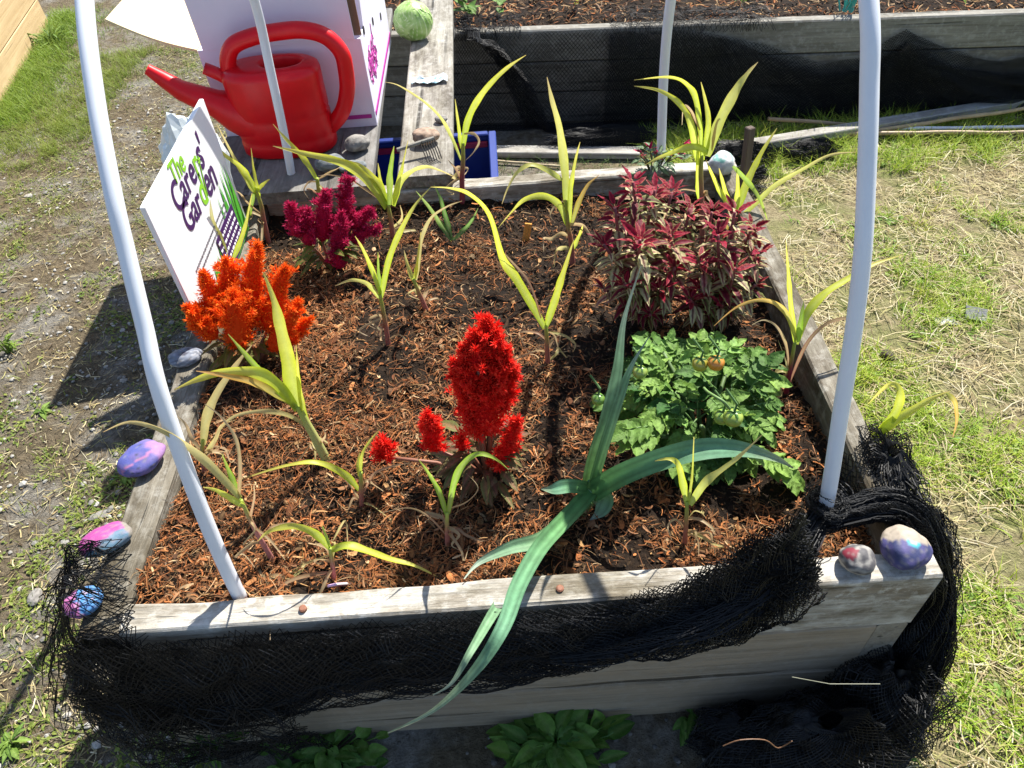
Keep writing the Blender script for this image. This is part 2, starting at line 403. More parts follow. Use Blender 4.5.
while cnt < 30000:
    x = U(X0+TL, X1-TR); y = U(T, D-T)
    dn = noise.noise(V((x*6+3, y*6, 0)))+.6*noise.noise(V((x*17, y*17, 2)))
    if R_() > ss(-.12, .50, dn+.35*ss(.15, -.3, x)+.25*ss(.5, .1, y)-.25*ss(.5, .9, y)): 
        if R_() > .10: continue
    fib = R_() < .55
    L = U(.012, .042) if fib else abs(G(.009, .006))+.004
    wd = min(L*.5, abs(G(.0020, .0013))+.0008)
    if fib: wd = U(.0006, .0017)
    elif R_() < .05: wd = U(.006, .011); L = U(.012, .028)
    rd = ss(.75, .0, y)*.5+ss(.2, -.5, x)*.3
    c = CH[int(min(7, random.choices(range(8), [2+2.5*rd, 1.2+2*rd, 2.8, .9, .7, 3, 3, 1.6])[0]))]
    k = U(.30, 1.15); c = (c[0]*k, c[1]*k, c[2]*k)
    chip(x, y, soilz(x, y)+U(.0, .013), L, wd, c, G(0, .28)); cnt += 1
for k in range(12000):
    x = U(X0+TL, X1-TR); y = U(T, D-T); g = U(.5, 2.2); c = (.018*g, .0115*g, .0075*g)
    if R_() < .12: c = random.choice(CH)
    chip(x, y, soilz(x, y)+U(-.002, .006), U(.003, .011), U(.0025, .0065), c, G(0, .7))
tag(m.build('bark_mulch', M_chip), 'shredded red brown bark mulch covering the raised bed', 'mulch', kind='stuff')

# ------------------------------------------------------------------ hoops
def spline(P, n):
    P = [V(p) for p in P]; out = []
    for i in range(len(P)-1):
        p0 = P[max(i-1, 0)]; p1 = P[i]; p2 = P[i+1]; p3 = P[min(i+2, len(P)-1)]
        for k in range(n):
            t = k/n; out.append(.5*((2*p1)+(p2-p0)*t+(2*p0-5*p1+4*p2-p3)*t*t+(3*p1-p0-3*p2+p3)*t**3))
    out.append(P[-1]); return out
def hoop(pts, r, label):
    m = MB(); m.tube(spline(pts, 10), r, 20)
    o = m.build('pipe_hoop', M_pvc, origin=pts[0], smooth=True); return tag(o, label, 'hoop', 'pipe hoops over the raised bed')
hoop([(-.418, .060, .36), (-.418, .060, .47), (-.421, .092, .633), (-.426, .15, .81), (-.430, .198, .889), (-.434, .245, .966), (-.437, .285, 1.03), (-.444, .358, 1.117), (-.451, .449, 1.201),
      (-.462, .62, 1.32), (-.475, .82, 1.375), (-.483, 1.03, 1.30), (-.478, 1.19, 1.12), (-.483, 1.255, .932), (-.494, 1.262, .776), (-.507, 1.262, .598), (-.522, 1.255, .425), (-.523, 1.255, .3)], .0108,
     'white pipe hoop on the left, rising beside the red watering can and the sign')
hoop([(.504, .10, .36), (.504, .109, .496), (.502, .165, .684), (.501, .20, .796), (.499, .237, .894), (.497, .281, .977), (.495, .336, 1.069), (.492, .394, 1.153),
      (.488, .55, 1.29), (.480, .78, 1.36), (.465, 1.0, 1.29), (.45, 1.17, 1.09), (.441, 1.212, .885), (.449, 1.25, .70), (.462, 1.253, .47), (.462, 1.253, .3)], .0115,
     'white pipe hoop on the right, its front leg wrapped in black netting')

# ------------------------------------------------------------------ planks bridging to the far bed
zp = H+.036
# far bed
HF = .375
_p, _q = onz(455, 33, HF), onz(1024, 13, HF)
fa, fb = V((_p.x, _p.y)), V((_q.x, _q.y)); fd = (fb-fa).normalized(); fn = V((-fd.y, fd.x))
rotf = Matrix.Rotation(math.atan2(fd.y, fd.x), 3, 'Z')
def fpt(s, d, z): q = fa+fd*s+fn*d; return V((q.x, q.y, z))
fbed = thing('raised_bed', fpt(1.1, .6, 0), 'long shade-darkened timber raised bed behind, hung with black netting', 'raised bed')
FS0, FS1, FDp = -.62, 4.2, 1.3
def fplank(s0, s1, d0, d1, z0, z1, mat):
    m = MB(); c = fpt((s0+s1)/2, (d0+d1)/2, (z0+z1)/2); m.box((0, 0, 0), (s1-s0, d1-d0, z1-z0), bev=.005)
    o = m.build('plank', mat, fbed, origin=None); o.location = c-wloc(fbed)
    me = o.data; off = wloc(fbed)
    for vv in me.vertices: vv.co = vv.co+off
    o.rotation_euler = (0, 0, math.atan2(fd.y, fd.x)); return o
for (za, zb) in ((.252, HF), (.128, .248), (-.03, .124)):
    fplank(FS0, FS1, 0, .05, za, zb, M_farx if zb < HF else M_farrim)
    fplank(FS0, FS1, FDp-.05, FDp, za, zb, M_farx)
    fplank(FS0, FS0+.05, .053, FDp-.053, za, zb, M_farx)
    fplank(FS1-.05, FS1, .053, FDp-.053, za, zb, M_farx)
m = MB(); NX, NY = 170, 60
for j in range(NY+1):
    for i in range(NX+1):
        s = lerp(FS0+.045, FS1-.045, i/NX); d = lerp(.045, FDp-.045, j/NY); p = fpt(s, d, 0)
        p.z = HF-.035+.025*noise.noise(p*5)+.014*noise.noise(p*19); m.v.append(tuple(p)); m.c.append((1, 1, 1))
m.f = [(j*(NX+1)+i, j*(NX+1)+i+1, (j+1)*(NX+1)+i+1, (j+1)*(NX+1)+i) for j in range(NY) for i in range(NX)]
tag(m.build('soil', M_soil, smooth=True), kind='structure')
m = MB(); k0 = 0
while k0 < 5000:
    s = U(FS0+.06, 3.0); d = U(.06, .7); p = fpt(s, d, 0); z = HF-.03+.025*noise.noise(V((p.x, p.y, 0))*5)+.014*noise.noise(V((p.x, p.y, 0))*19)
    c = random.choice(CH[:6]+[(.12, .07, .04), (.3, .2, .13)]); q = U(.4, 1.0); chip(p.x, p.y, z+U(0, .012), U(.012, .045), U(.002, .007), (c[0]*q, c[1]*q, c[2]*q), G(0, .3)); k0 += 1
tag(m.build('bark_mulch', M_chip), 'brown bark mulch on top of the far raised bed', 'mulch', kind='stuff')

def bench(x0a, x1a, x0b, x1b, y0, y1, z0, z1, mat, name, label, cat):
    m = MB(); n = 24; bv = .004; vs = []
    for i in range(n+1):
        t = i/n; y = lerp(y0, y1, t); a = lerp(x0a, x0b, t); e = lerp(x1a, x1b, t)
        wv = .002*noise.noise(V((y*7, a*9, 0)))
        for (x, z) in ((a+bv, z0), (e-bv, z0), (e, z0+bv), (e, z1-bv), (e-bv, z1+wv), (a+bv, z1-wv), (a, z1-bv), (a, z0+bv)): vs.append(V((x, y, z)))
    fs = [((i+1)*8+k, (i+1)*8+(k+1) % 8, i*8+(k+1) % 8, i*8+k) for i in range(n) for k in range(8)]
    fs += [tuple(range(8)), tuple(n*8+k for k in range(8))[::-1]]; m.add(vs, fs)
    return tag(m.build(name, mat, origin=((x0a+x1a)/2, (y0+y1)/2, z0)), label, cat)
pa, pb = onz(398, 168, zp), onz(453, 168, zp); pc, pd_ = onz(412, 12, zp), onz(452, 12, zp)
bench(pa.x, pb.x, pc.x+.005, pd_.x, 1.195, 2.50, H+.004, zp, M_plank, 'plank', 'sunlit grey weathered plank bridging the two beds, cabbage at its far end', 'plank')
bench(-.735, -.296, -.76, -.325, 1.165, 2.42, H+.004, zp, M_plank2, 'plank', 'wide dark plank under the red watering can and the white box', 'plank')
PZ = zp+.001
for (x_, y_, w_, lb_) in ((-.17, 2.44, .13, 'wooden block holding up the far end of the sunlit plank'), (-.55, 2.36, .38, 'wooden block holding up the far end of the dark plank behind the box')):
    m = MB(); m.box((x_, y_, (HF+H+.006)/2), (w_, .05, H+.002-HF), bev=.003); tag(m.build('wood_block', M_plank2, origin=(x_, y_, HF)), lb_, 'wood block')

# ------------------------------------------------------------------ watering can
cc = V((-.536, 1.405, PZ))
can = thing('watering_can', cc, 'large red plastic watering can standing before the white box', 'watering can')
m = MB(); prof = [(a_, b_*.80, c_*.72) for (a_, b_, c_) in [(0, .150, .098), (.006, .158, .106), (.035, .159, .107), (.041, .155, .1025), (.049, .158, .106), (.095, .157, .105), (.102, .153, .1015), (.110, .157, .105), (.17, .157, .105), (.205, .158, .106), (.218, .154, .102), (.226, .140, .09), (.229, .115, .08)]]
NS = 56
for (z, a, e) in prof:
    for k in range(NS):
        an = 2*math.pi*k/NS; ca, sa = math.cos(an), math.sin(an); q = 2.5
        rr = (abs(ca)**q+abs(sa)**q)**(-1/q); m.v.append((cc.x+a*rr*ca, cc.y+e*rr*sa, cc.z+z)); m.c.append((1, 1, 1))
nr = len(prof); m.f = [(i*NS+k, i*NS+(k+1) % NS, (i+1)*NS+(k+1) % NS, (i+1)*NS+k) for i in range(nr-1) for k in range(NS)]; m.f.append(tuple(range(NS))[::-1])
# shoulder closing round an opening on the right-hand side
hx, hy, hz = cc.x+.030, cc.y+.002, cc.z+.229
s0 = (nr-1)*NS
for (sc, dz) in ((1.15, .001), (1.02, .001), (.98, -.002), (.94, -.008), (.9, -.03), (.88, -.12)):
    for k in range(NS):
        an = 2*math.pi*k/NS; m.v.append((hx+.056*sc*math.cos(an), hy+.040*sc*math.sin(an), hz+dz)); m.c.append((1, 1, 1))
for i in range(6):
    a0 = s0+i*NS; m.f += [(a0+k, a0+(k+1) % NS, a0+NS+(k+1) % NS, a0+NS+k) for k in range(NS)]
m.f.append(tuple(s0+6*NS+k for k in range(NS)))
m.build('body', M_red, can, smooth=True)
m = MB(); sp = [cc+V((-.065, -.005, .085)), cc+V((-.125, -.008, .115)), cc+V((-.165, -.010, .140)), cc+V((-.24, -.012, .182))]
tip = ony(147, 69, cc.y-.02); sp += [lerp(sp[3], tip, .6), tip]
m.tube(sp, [.066, .052, .036, .026, .019, .0135], 20, caps=False)
m.tube([tip, tip+(tip-sp[3]).normalized()*.001, tip-(tip-sp[3]).normalized()*.05], [.0135, .0105, .010], 20); m.build('spout', M_red, can, smooth=True)
m = MB(); t2 = ony(204, 68, cc.y-.01); m.tube([cc+V((-.09, 0, .185)), lerp(cc+V((-.09, 0, .185)), t2, .6), t2, t2+V((.006, 0, -.003))], [.021, .016, .015, .011], 16); m.build('filler_stub', M_red, can, smooth=True)
hp = [ony(u, v, cc.y) for (u, v) in ((236, 92), (230, 74), (228, 58), (234, 45), (252, 37), (276, 32), (302, 30), (325, 36), (341, 52), (346, 72), (347, 92), (342, 112), (331, 126), (322, 134))]
m = MB(); m.tube(spline(hp, 6), .0205, 18); m.build('handle', M_red, can, smooth=True)

# ------------------------------------------------------------------ cardboard box
by = 1.492; bx0, bx1 = -.735, -.306; bd = .60; bz1 = .748
boxo = thing('cardboard_box', ((bx0+bx1)/2, by+bd/2, PZ), 'open white cardboard produce box with magenta print behind the watering can', 'box')
th = .006
def slab(c, d, mat, name, rot=None, parent=boxo, lab=None):
    m = MB(); m.box((0, 0, 0), d, rot=rot); o = wloc(parent)
    m.v = [(p[0]+c[0], p[1]+c[1], p[2]+c[2]) for p in m.v]; q = m.build(name, mat, parent, origin=c)
    if lab: q['label'] = lab
    return q
slab((bx0+(bx1-bx0)/2, by, (PZ+bz1)/2), (bx1-bx0, th, bz1-PZ), M_card, 'front_panel')
slab((bx0+(bx1-bx0)/2, by+bd, (PZ+bz1)/2), (bx1-bx0, th, bz1-PZ), M_card, 'back_panel')
slab((bx0+th/2, by+bd/2, (PZ+bz1)/2), (th, bd-2*th, bz1-PZ), M_card, 'side_panel')
sp_ = slab((bx1-th/2, by+bd/2, (PZ+bz1)/2), (th, bd-2*th, bz1-PZ), M_card, 'side_panel', lab='sunlit side panel with holes and magenta print')
slab(((bx0+bx1)/2, by+bd/2, PZ+.003), (bx1-bx0-2*th-.002, bd-2*th-.002, .005), M_brownc, 'bottom_panel')
slab(((bx0+bx1)/2, by-.012, bz1+.136), (bx1-bx0-.03, th, .27), M_card, 'flap', Matrix.Rotation(math.radians(4), 3, 'X'))
slab((bx1+.006, by+bd/2+.03, bz1+.152), (th, bd-.08, .30), M_card, 'flap', Matrix.Rotation(math.radians(3), 3, 'Y'))
slab((bx1-.016, by+.012, bz1+.132), (.035, th, .26), M_brownc, 'flap', Matrix.Rotation(math.radians(3), 3, 'X'), lab='narrow brown strip put in for the dark gap between the two upright flaps')  # brown strip stands in for the dark gap between the flaps
# flap folded out to the left, in the sun
m = MB(); A = V((bx0-.002, by+.0, bz1+.002)); Bp = V((bx0-.002, by+bd-.04, bz1+.002)); dv = V((-.21, .02, .085))
n = 8; vs = []
for i in range(n+1):
    t = i/n; o = dv*t+V((0, 0, -.010*math.sin(math.pi*t)))
    vs += [A+o, Bp+o, A+o-V((0, 0, .006)), Bp+o-V((0, 0, .006))]
fs = []
for i in range(n):
    a = 4*i; fs += [(a, a+1, a+5, a+4), (a+2, a+6, a+7, a+3), (a, a+4, a+6, a+2), (a+1, a+3, a+7, a+5)]
fs += [(0, 2, 3, 1), (4*n, 4*n+1, 4*n+3, 4*n+2)]; m.add(vs, fs); m.build('flap', M_cream, boxo)['label'] = 'cream inner side of the flap folded out to the left'
# print on the box
def strip(m, c, d): m.box(c, d)
m = MB(); m.box((bx1-.16, by-.0045, PZ+.030), (.30, .002, .011)); m.build('print', M_mag, boxo)
m = MB(); m.box((bx1+.0012, by+bd/2, PZ+.030), (.002, bd-.02, .012))
for k in range(17):
    y0 = by+.05+.17*(k/17)+U(-.005, .005); z0 = PZ+.075+.05*R_(); pts = []
    for q in range(7): pts.append(V((bx1+.0015, y0+.022*math.sin(q*1.3+k), z0+.012*q*U(.6, 1.2))))
    m.tube(pts, .0013, 5)
m.build('print', M_mag, boxo)
m = MB()
for (fy, fz) in ((.07, .13), (.07, .235), (.07, .34), (.26, .19), (.26, .31), (.44, .14), (.44, .25), (.30, .40)):
    xx = bx1+.0008 if PZ+fz < bz1 else bx1+.0105+(PZ+fz-bz1)*.052
    m.tube([V((xx-.001, by+fy, PZ+fz)), V((xx+.0015, by+fy, PZ+fz))], .011, 14)
p = ony(343, 62, by-.004); m.tube([V((p.x, by-.002, p.z)), V((p.x, by-.0052, p.z))], .012, 14)
m.build('vent_hole', M_dark, boxo)

# ------------------------------------------------------------------ sign
sx = -.600; st = .010
sg = thing('garden_sign', (sx, .85, H+.002), 'white garden name board standing on the left rim above the orange flowers', 'sign')
q00 = onx(148, 205, sx); q10 = onx(209, 104, sx); sy0, sy1 = .642, 1.075; sz0, sz1 = H+.002, .80
m = MB(); m.box((sx-st/2, (sy0+sy1)/2, (sz0+sz1)/2), (st, sy1-sy0, sz1-sz0), bev=.0015); m.build('board', M_sign, sg)
def text(body, mat, u0, v0, u1, v1, hscale=1.0, name='lettering', bold=.018):
    a = onx(u0, v0, sx); e = onx(u1, v1, sx)
    cu = bpy.data.curves.new('t', 'FONT'); cu.body = body; cu.extrude = 0; cu.offset = bold; cu.size = 1
    to = bpy.data.objects.new('t', cu); COL.objects.link(to); bpy.context.view_layer.update()
    me = bpy.data.meshes.new_from_object(to.evaluated_get(bpy.context.evaluated_depsgraph_get()))
    bpy.data.objects.remove(to); xs_ = [p.co.x for p in me.vertices]; w_ = max(xs_)-min(xs_); x_0 = min(xs_)
    L = math.hypot(e.y-a.y, e.z-a.z); s = L/w_; dy, dz = (e.y-a.y)/L, (e.z-a.z)/L; mm = MB()
    o = V((sx+.0012, a.y, a.z))
    vs = []
    for p in me.vertices:
        xx = (p.co.x-x_0)*s; yy = p.co.y*s*hscale; vs.append(V((sx+.0012, o.y+dy*xx-dz*yy, o.z+dz*xx+dy*yy)))
    mm.add(vs, [tuple(p.vertices) for p in me.polygons]); bpy.data.meshes.remove(me)
    return mm.build(name, mat, sg)
# three lines of lettering, the "r" and the "d" in lime as on the board
def line(parts, u0, v0, u1, v1, hs):
    # measure every run so that the letters keep one size
    cu = bpy.data.curves.new('t', 'FONT'); to = bpy.data.objects.new('t', cu); COL.objects.link(to)
    def adv(sx_):
        cu.body = sx_+'|'; bpy.context.view_layer.update()
        me = bpy.data.meshes.new_from_object(to.evaluated_get(bpy.context.evaluated_depsgraph_get())); r = max(p.co.x for p in me.vertices); bpy.data.meshes.remove(me); return r
    tot = adv(''.join(p[0] for p in parts)); acc = ''
    for (s_, mt) in parts:
        t0 = (adv(acc)-adv(''))/(tot-adv('')) if acc else 0; acc += s_; t1 = (adv(acc)-adv(''))/(tot-adv(''))
        g = .012
        text(s_, mt, lerp(u0, u1, t0+g), lerp(v0, v1, t0+g), lerp(u0, u1, t1-g), lerp(v0, v1, t1-g), hs)
    bpy.data.objects.remove(to)
text('The', M_lime, 174.5, 187, 186, 168, 1.25)
line([('Ca', M_purp), ('r', M_purp), ('e', M_purp), ('r', M_lime), ("s'", M_purp)], 178.5, 215, 207, 160, 1.2)
line([('Gar', M_purp), ('d', M_lime), ('en', M_purp)], 189, 235, 218, 182, 1.2)
# stem of the lime flower that joins the two letters
a = onx(207, 196, sx); e = onx(198, 160, sx)
m = MB(); m.tube([V((sx+.001, a.y, a.z)), V((sx+.001, e.y, e.z))], .0016, 6)
for k in range(5):
    an = k*1.2566; m.tube([V((sx+.001, e.y, e.z)), V((sx+.001, e.y+.008*math.cos(an), e.z+.008*math.sin(an)))], .0018, 6)
m.build('flower_motif', M_lime, sg)
m = MB()
for k in range(2):
    z0 = .60-.016*k; y = .72
    while y < .98: l = U(.004, .012); m.box((sx+.0012, y+l/2, z0+.07*(y-.7)*0), (.001, l, .0045)); y += l+.004
m.build('small_print', M_greyt, sg)
m = MB()
for k in range(34):
    y0 = sy0+.006+(sy1-sy0-.03)*k/34; hgt = .055+.05*abs(math.sin(k*1.9))*(.5+.5*R_())+.11*ss(18, 30, k); wd = .027
    if sz0+hgt > sz1: continue
    m.add([V((sx+.0014+.0002*(k % 3), y0, sz0)), V((sx+.0014+.0002*(k % 3), y0+wd, sz0)), V((sx+.0014+.0002*(k % 3), y0+wd*U(.2, .9), sz0+hgt))], [(0, 1, 2)])
m.build('grass_motif', M_green, sg)
m = MB(); m.box((sx+.0022, .935, sz0+.055), (.0012, .15, .10)); pp = m.build('info_panel', M_purp, sg)
m = MB()
for r_ in range(4):
    y = .862
    while y < 1.0: l = U(.006, .016); m.box((sx+.0032, y+l/2, sz0+.090-.018*r_), (.001, l, .005)); y += l+.005
m.build('small_print', M_sign, pp)

# ------------------------------------------------------------------ stones
def stone(u, v, z, wpx, hpx, ang, colf, label, mat=None, name='painted_stone', cat='painted stone', thick=.6, group=None, seed=None, dep=None):
    seed = R_()*50 if seed is None else seed
    c = onz(u, v, z+.012); s = pxm(c); a = wpx*s/2*.86; e = hpx*s/2; th_ = min(a, e)*thick
    c.z = z+th_*.93
    d = ray(u, v); c2 = CAM+d*((c.z-CZ)/d.z); c.x, c.y = c2.x, c2.y
    import bmesh
    bm = bmesh.new(); bmesh.ops.create_icosphere(bm, subdivisions=4, radius=1)
    m = MB(); ca, sa = math.cos(ang), math.sin(ang)
    for p in bm.verts:
        q = p.co.copy(); k = 1+.17*noise.noise(q*1.1+V((seed, 0, 0)))+.05*noise.noise(q*2.7+V((0, seed, 0)))+.012*noise.noise(q*9)
        w_ = V((q.x*a*k, q.y*e*k, q.z*th_*k)); 
        if w_.z < 0: w_.z = max(w_.z, -th_*.93)
        m.v.append((c.x+w_.x*ca-w_.y*sa, c.y+w_.x*sa+w_.y*ca, c.z+w_.z)); cq = colf(q+V((noise.noise(q*7), noise.noise(q*7+V((5, 0, 0))), 0))*.05); wr = ss(.25, .5, noise.noise(q*6+V((seed, 3, 1)))); cq = mix(cq, (.30, .28, .25), .45*wr); m.c.append(tuple(v_*.76 for v_ in cq))
    m.f = [tuple(x.index for x in f.verts) for f in bm.faces]; bm.free()
    return tag(m.build(name, mat or M_paint, origin=(c.x, c.y, z), smooth=True), label, cat, group)
def spk(q, s, o=0): return noise.noise(q*s+V((o, o, o)))
def c_unicorn(q):
    c = mix((.085, .10, .36), (.16, .13, .38), ss(-.3, .3, spk(q, 2)))
    if abs(q.y+.45+.35*q.x*q.x*-1) < .07 and q.z > 0: c = (.50, .20, .40)
    if spk(q, 7, 3) > .42: c = (.06, .06, .12)
    if q.x > .4 and q.y < .3: c = mix(c, (.42, .20, .42), .7)
    return c
def c_pink(q):
    t = q.y*.75-q.x*.1+.15*spk(q, 3)
    c = (.40, .055, .27) if t > -.25 else (.10, .21, .31)
    if q.x > .80: c = (.26, .24, .20)
    return mix(c, (.6, .35, .5), .35*max(0, spk(q, 12)))
def c_blue(q):
    c = (.07, .27, .60) if q.x+q.y*.7 > -.15+.2*spk(q, 3) else (.55, .16, .40)
    n_ = abs(spk(q, 3.4, 5))
    if n_ < .045: c = (.04, .07, .25)
    if spk(q, 5, 9) > .4: c = (.5, .4, .55)
    return c
def c_grey(q): return mix((.115, .13, .17), (.21, .24, .31), ss(-.4, .4, spk(q, 3)))
def c_eye(q):
    c = c_grey(q)
    if abs(spk(q, 2.2, 4)) < .06: c = (.36, .38, .44)
    if (q-V((.1, -.15, .95))).length < .22: c = (.05, .05, .08)
    return c
def c_red(q):
    c = mix((.09, .085, .09), (.36, .34, .31), ss(-.15, .25, spk(q, 2.4, 2)))
    if (q-V((-.45, .35, .8))).length < .45 and spk(q, 4, 1) > -.25: c = (.22, .015, .035)
    if q.z < -.1: c = (.45, .42, .37)
    return c
def c_moon(q):
    up = q.y*.8+q.z*.25
    if up > .20+.04*spk(q, 5): return mix((.45, .38, .30), (.32, .27, .21), ss(-.2, .5, spk(q, 6)))
    c = mix((.035, .045, .14), (.085, .075, .23), ss(-.3, .4, spk(q, 2.5, 3)))
    d = (V((q.x, q.y, 0))-V((.10, .05, 0))).length
    if q.z > 0:
        if d < .20: c = (.55, .75, .74)
        elif d < .36: c = mix((.05, .50, .58), c, ss(.26, .36, d))
    return c
def c_white(q): 
    c = mix((.52, .54, .55), (.68, .70, .72), ss(-.3, .3, spk(q, 3)))
    if q.z > .6 and spk(q, 2.4, 6) > .05: c = (.22, .55, .48)
    return c
def c_brown(q): return mix((.30, .20, .14), (.46, .33, .24), ss(-.3, .3, spk(q, 3)))
def c_rock(q): return mix((.20, .185, .17), (.36, .34, .31), ss(-.4, .4, spk(q, 2.5)))
def c_slate(q): return mix((.13, .15, .16), (.26, .29, .31), ss(-.4, .4, spk(q, 2.5)))
zr = H-.004
stone(142, 459, zr, 56, 38, .80, c_unicorn, 'lilac blue painted stone with a smile line, on the left rim', thick=.55)
stone(106, 540, zr, 58, 34, .62, c_pink, 'oval stone painted pink above and blue below, on the left rim', thick=.62)
stone(83, 602, zr, 44, 36, -.1, c_blue, 'sky blue and pink painted stone under netting at the front left corner', thick=.5)
stone(185, 357, zr, 38, 24, .2, c_eye, 'grey blue painted pebble on the left rim below the sign', thick=.55)
stone(858, 559, H, 40, 34, .5, c_red, 'small grey and white stone with a red painted mark', thick=.75)
stone(906, 548, H, 54, 48, -.25, c_moon, 'large stone painted night blue with a white and teal moon', thick=.62)
stone(722, 163, H, 30, 26, .2, c_white, 'white stone with a mint painted patch at the back right corner', thick=.8)
stone(425, 136, PZ, 32, 22, .3, c_brown, 'reddish brown rock on the sunlit plank under a comb strip', M_stone, 'rock', 'rock', .7)
stone(441, 119, PZ, 15, 11, .2, c_rock, 'small grey pebble beyond the brown rock on the sunlit plank', M_stone, 'pebble', 'pebble', .6)
stone(357, 143, PZ, 30, 22, .2, c_rock, 'round grey brown rock right of the watering can', M_stone, 'rock', 'rock', .75)
stone(330, 163, PZ, 34, 24, .6, c_slate, 'blue grey rock at the foot of the watering can', M_stone, 'rock', 'rock', .7)
stone(352, 166, PZ, 34, 18, .2, c_slate, 'flat slate coloured rock at the front edge of the dark plank', M_stone, 'rock', 'rock', .5)
stone(35, 597, 0, 16, 20, .2, c_rock, 'pale grey stone lying on the dirt left of the bed', M_stone, 'rock', 'rock', .5)
stone(100, 515, 0, 28, 10, .35, c_rock, 'flat grey stone on the ground beside the pink and blue stone', M_stone, 'rock', 'rock', .3)
stone(887, 356, 0, 16, 15, .2, lambda q: (.045, .028, .022), 'dark clod of earth on the dry grass right of the bed', M_stone, 'clod', 'clod', .8)

# corner post end under the white stone, stake
p = onz(722, 170, H)
m = MB(); s0 = onz(741, 215, .40); s1 = ony(751, 132, s0.y+.02); m.box((0, 0, 0), (.019, .019, (s1-s0).length+.12), bev=.002)
q = (s1-s0).to_track_quat('Z', 'Y').to_matrix(); mid = (s0+s1)/2-V((0, 0, .05)); m.v = [tuple(q @ V(a)+mid) for a in m.v]
tag(m.build('stake', M_stake, origin=s0), 'brown wooden stake leaning among the maize at the back right', 'stake')

# ------------------------------------------------------------------ cabbage
cab_r = .060; cabc = onz(413, 21, PZ+cab_r*.97)
cab = thing('cabbage', (cabc.x, cabc.y, PZ), 'round pale green cabbage at the far end of the sunlit plank', 'cabbage')
def cab_leaf(axis, spin, ext, k, name):
    # a leaf wrapped over the head: polar patch around axis
    m = MB(); x = axis.orthogonal().normalized(); x = (Matrix.Rotation(spin, 3, axis) @ x); y = axis.cross(x); NR, NA = 22, 64
    for i in range(NR+1):
        t = i/NR
        for j in range(NA):
            an = 2*math.pi*j/NA; e = ext*(1+.10*math.sin(3*an+k)+.05*math.sin(7*an))*t
            d = axis*math.cos(e)+(x*math.cos(an)+y*math.sin(an))*math.sin(e)
            # veins fan from the base of the leaf (an = 0 side)
            px_, py_ = t*math.cos(an)+1, t*math.sin(an); va = math.atan2(py_, px_); vr = math.hypot(px_, py_)
            vein = max(0, 1-abs((va*7+.5) % 1-.5)*9)*ss(.1, .5, vr)
            rr = cab_r*(1+.014*k+.022*vein+.03*t**6+.018*noise.noise(d*4+V((k, 0, 0))))
            q = cabc+V((d.x*rr*1.05, d.y*rr*1.05, d.z*rr)); m.v.append(tuple(q))
            c = mix((.20, .36, .075), (.34, .50, .16), ss(-.3, .4, noise.noise(d*3))); m.c.append(mix(c, (.62, .72, .42), .8*vein))
    m.f = [(i*NA+j, i*NA+(j+1) % NA, (i+1)*NA+(j+1) % NA, (i+1)*NA+j) for i in range(NR) for j in range(NA)]
    return m.build(name, M_cab, cab, smooth=True)
cab_leaf(V((0, 0, 1)), 0, 3.1, 0, 'head')
cab_leaf(V((.5, -.7, .5)).normalized(), 1.2, 1.35, 2, 'outer_leaf'); cab_leaf(V((-.8, -.3, .4)).normalized(), 3.6, 1.2, 3, 'outer_leaf'); cab_leaf(V((.2, .5, .8)).normalized(), 5.2, 1.2, 1, 'outer_leaf')

# label, comb strip on the plank
m = MB(); p = onz(430, 82, PZ); n = 9
for i in range(n+1):
    for j in range(5):
        a = V((p.x-.055+.11*i/n, p.y-.022+.044*j/4+.006*math.sin(i), PZ+.008+.012*noise.noise(V((i*.7, j*.9, 3))))); m.v.append(tuple(a))
        m.c.append((.58, .62, .64) if (i+j) % 3 else random.choice([(.05, .22, .30), (.10, .30, .36), (.5, .6, .65)]))
m.f = [(i*5+j, i*5+j+1, (i+1)*5+j+1, (i+1)*5+j) for i in range(n) for j in range(4)]
tag(m.build('foil_wrapper', M_foil, origin=(p.x, p.y, PZ)), 'crumpled silver and teal wrapper lying on the sunlit plank', 'wrapper')
a, e = onz(397, 150, PZ+.030), onz(434, 138, PZ+.038)
cb = thing('comb_strip', (a+e)/2, 'grey comb shaped strip resting across the brown rock', 'comb')
m = MB(); m.tube([a, e], .0055, 8); m.build('bar', M_post, cb)
m = MB()
for k in range(7):
    s_ = lerp(a, e, .62+.38*k/6); m.tube([s_, s_+V((.012, -.035, -.020)), s_+V((.018, -.055, -.034+.004))], .0016, 5)
m.build('teeth', M_dark, cb)

# ------------------------------------------------------------------ blue crate and bottle
ca0 = V((-.40, 1.36, 0)); cw, cdp, chh = .415, .36, .335
crate = thing('crate', (ca0.x+cw/2, ca0.y+cdp/2, 0), 'blue plastic crate standing on the ground under the sunlit plank', 'crate')
def cbox(c, d, name, mat=M_blue, bev=.003): m = MB(); m.box(c, d, bev=bev); return m.build(name, mat, crate)
cxm, cym = ca0.x+cw/2, ca0.y+cdp/2
cbox((cxm, ca0.y+cdp, chh/2), (cw, .012, chh), 'side_wall'); cbox((cxm, ca0.y, chh/2), (cw, .012, chh), 'side_wall')
cbox((ca0.x, cym, chh/2), (.012, cdp-.014, chh), 'side_wall'); cbox((ca0.x+cw, cym, chh/2), (.012, cdp-.014, chh), 'side_wall')
cbox((cxm, cym, .007), (cw-.02, cdp-.02, .01), 'base')
cbox((cxm, ca0.y+cdp-.012, chh-.025), (cw-.03, .010, .020), 'trim', M_crim)
cbox((ca0.x+cw+.001, cym, chh+.004), (.024, cdp+.02, .010), 'rim')
cbox((cxm-.007, ca0.y+cdp+.001, chh+.004), (cw-.012, .024, .010), 'rim')
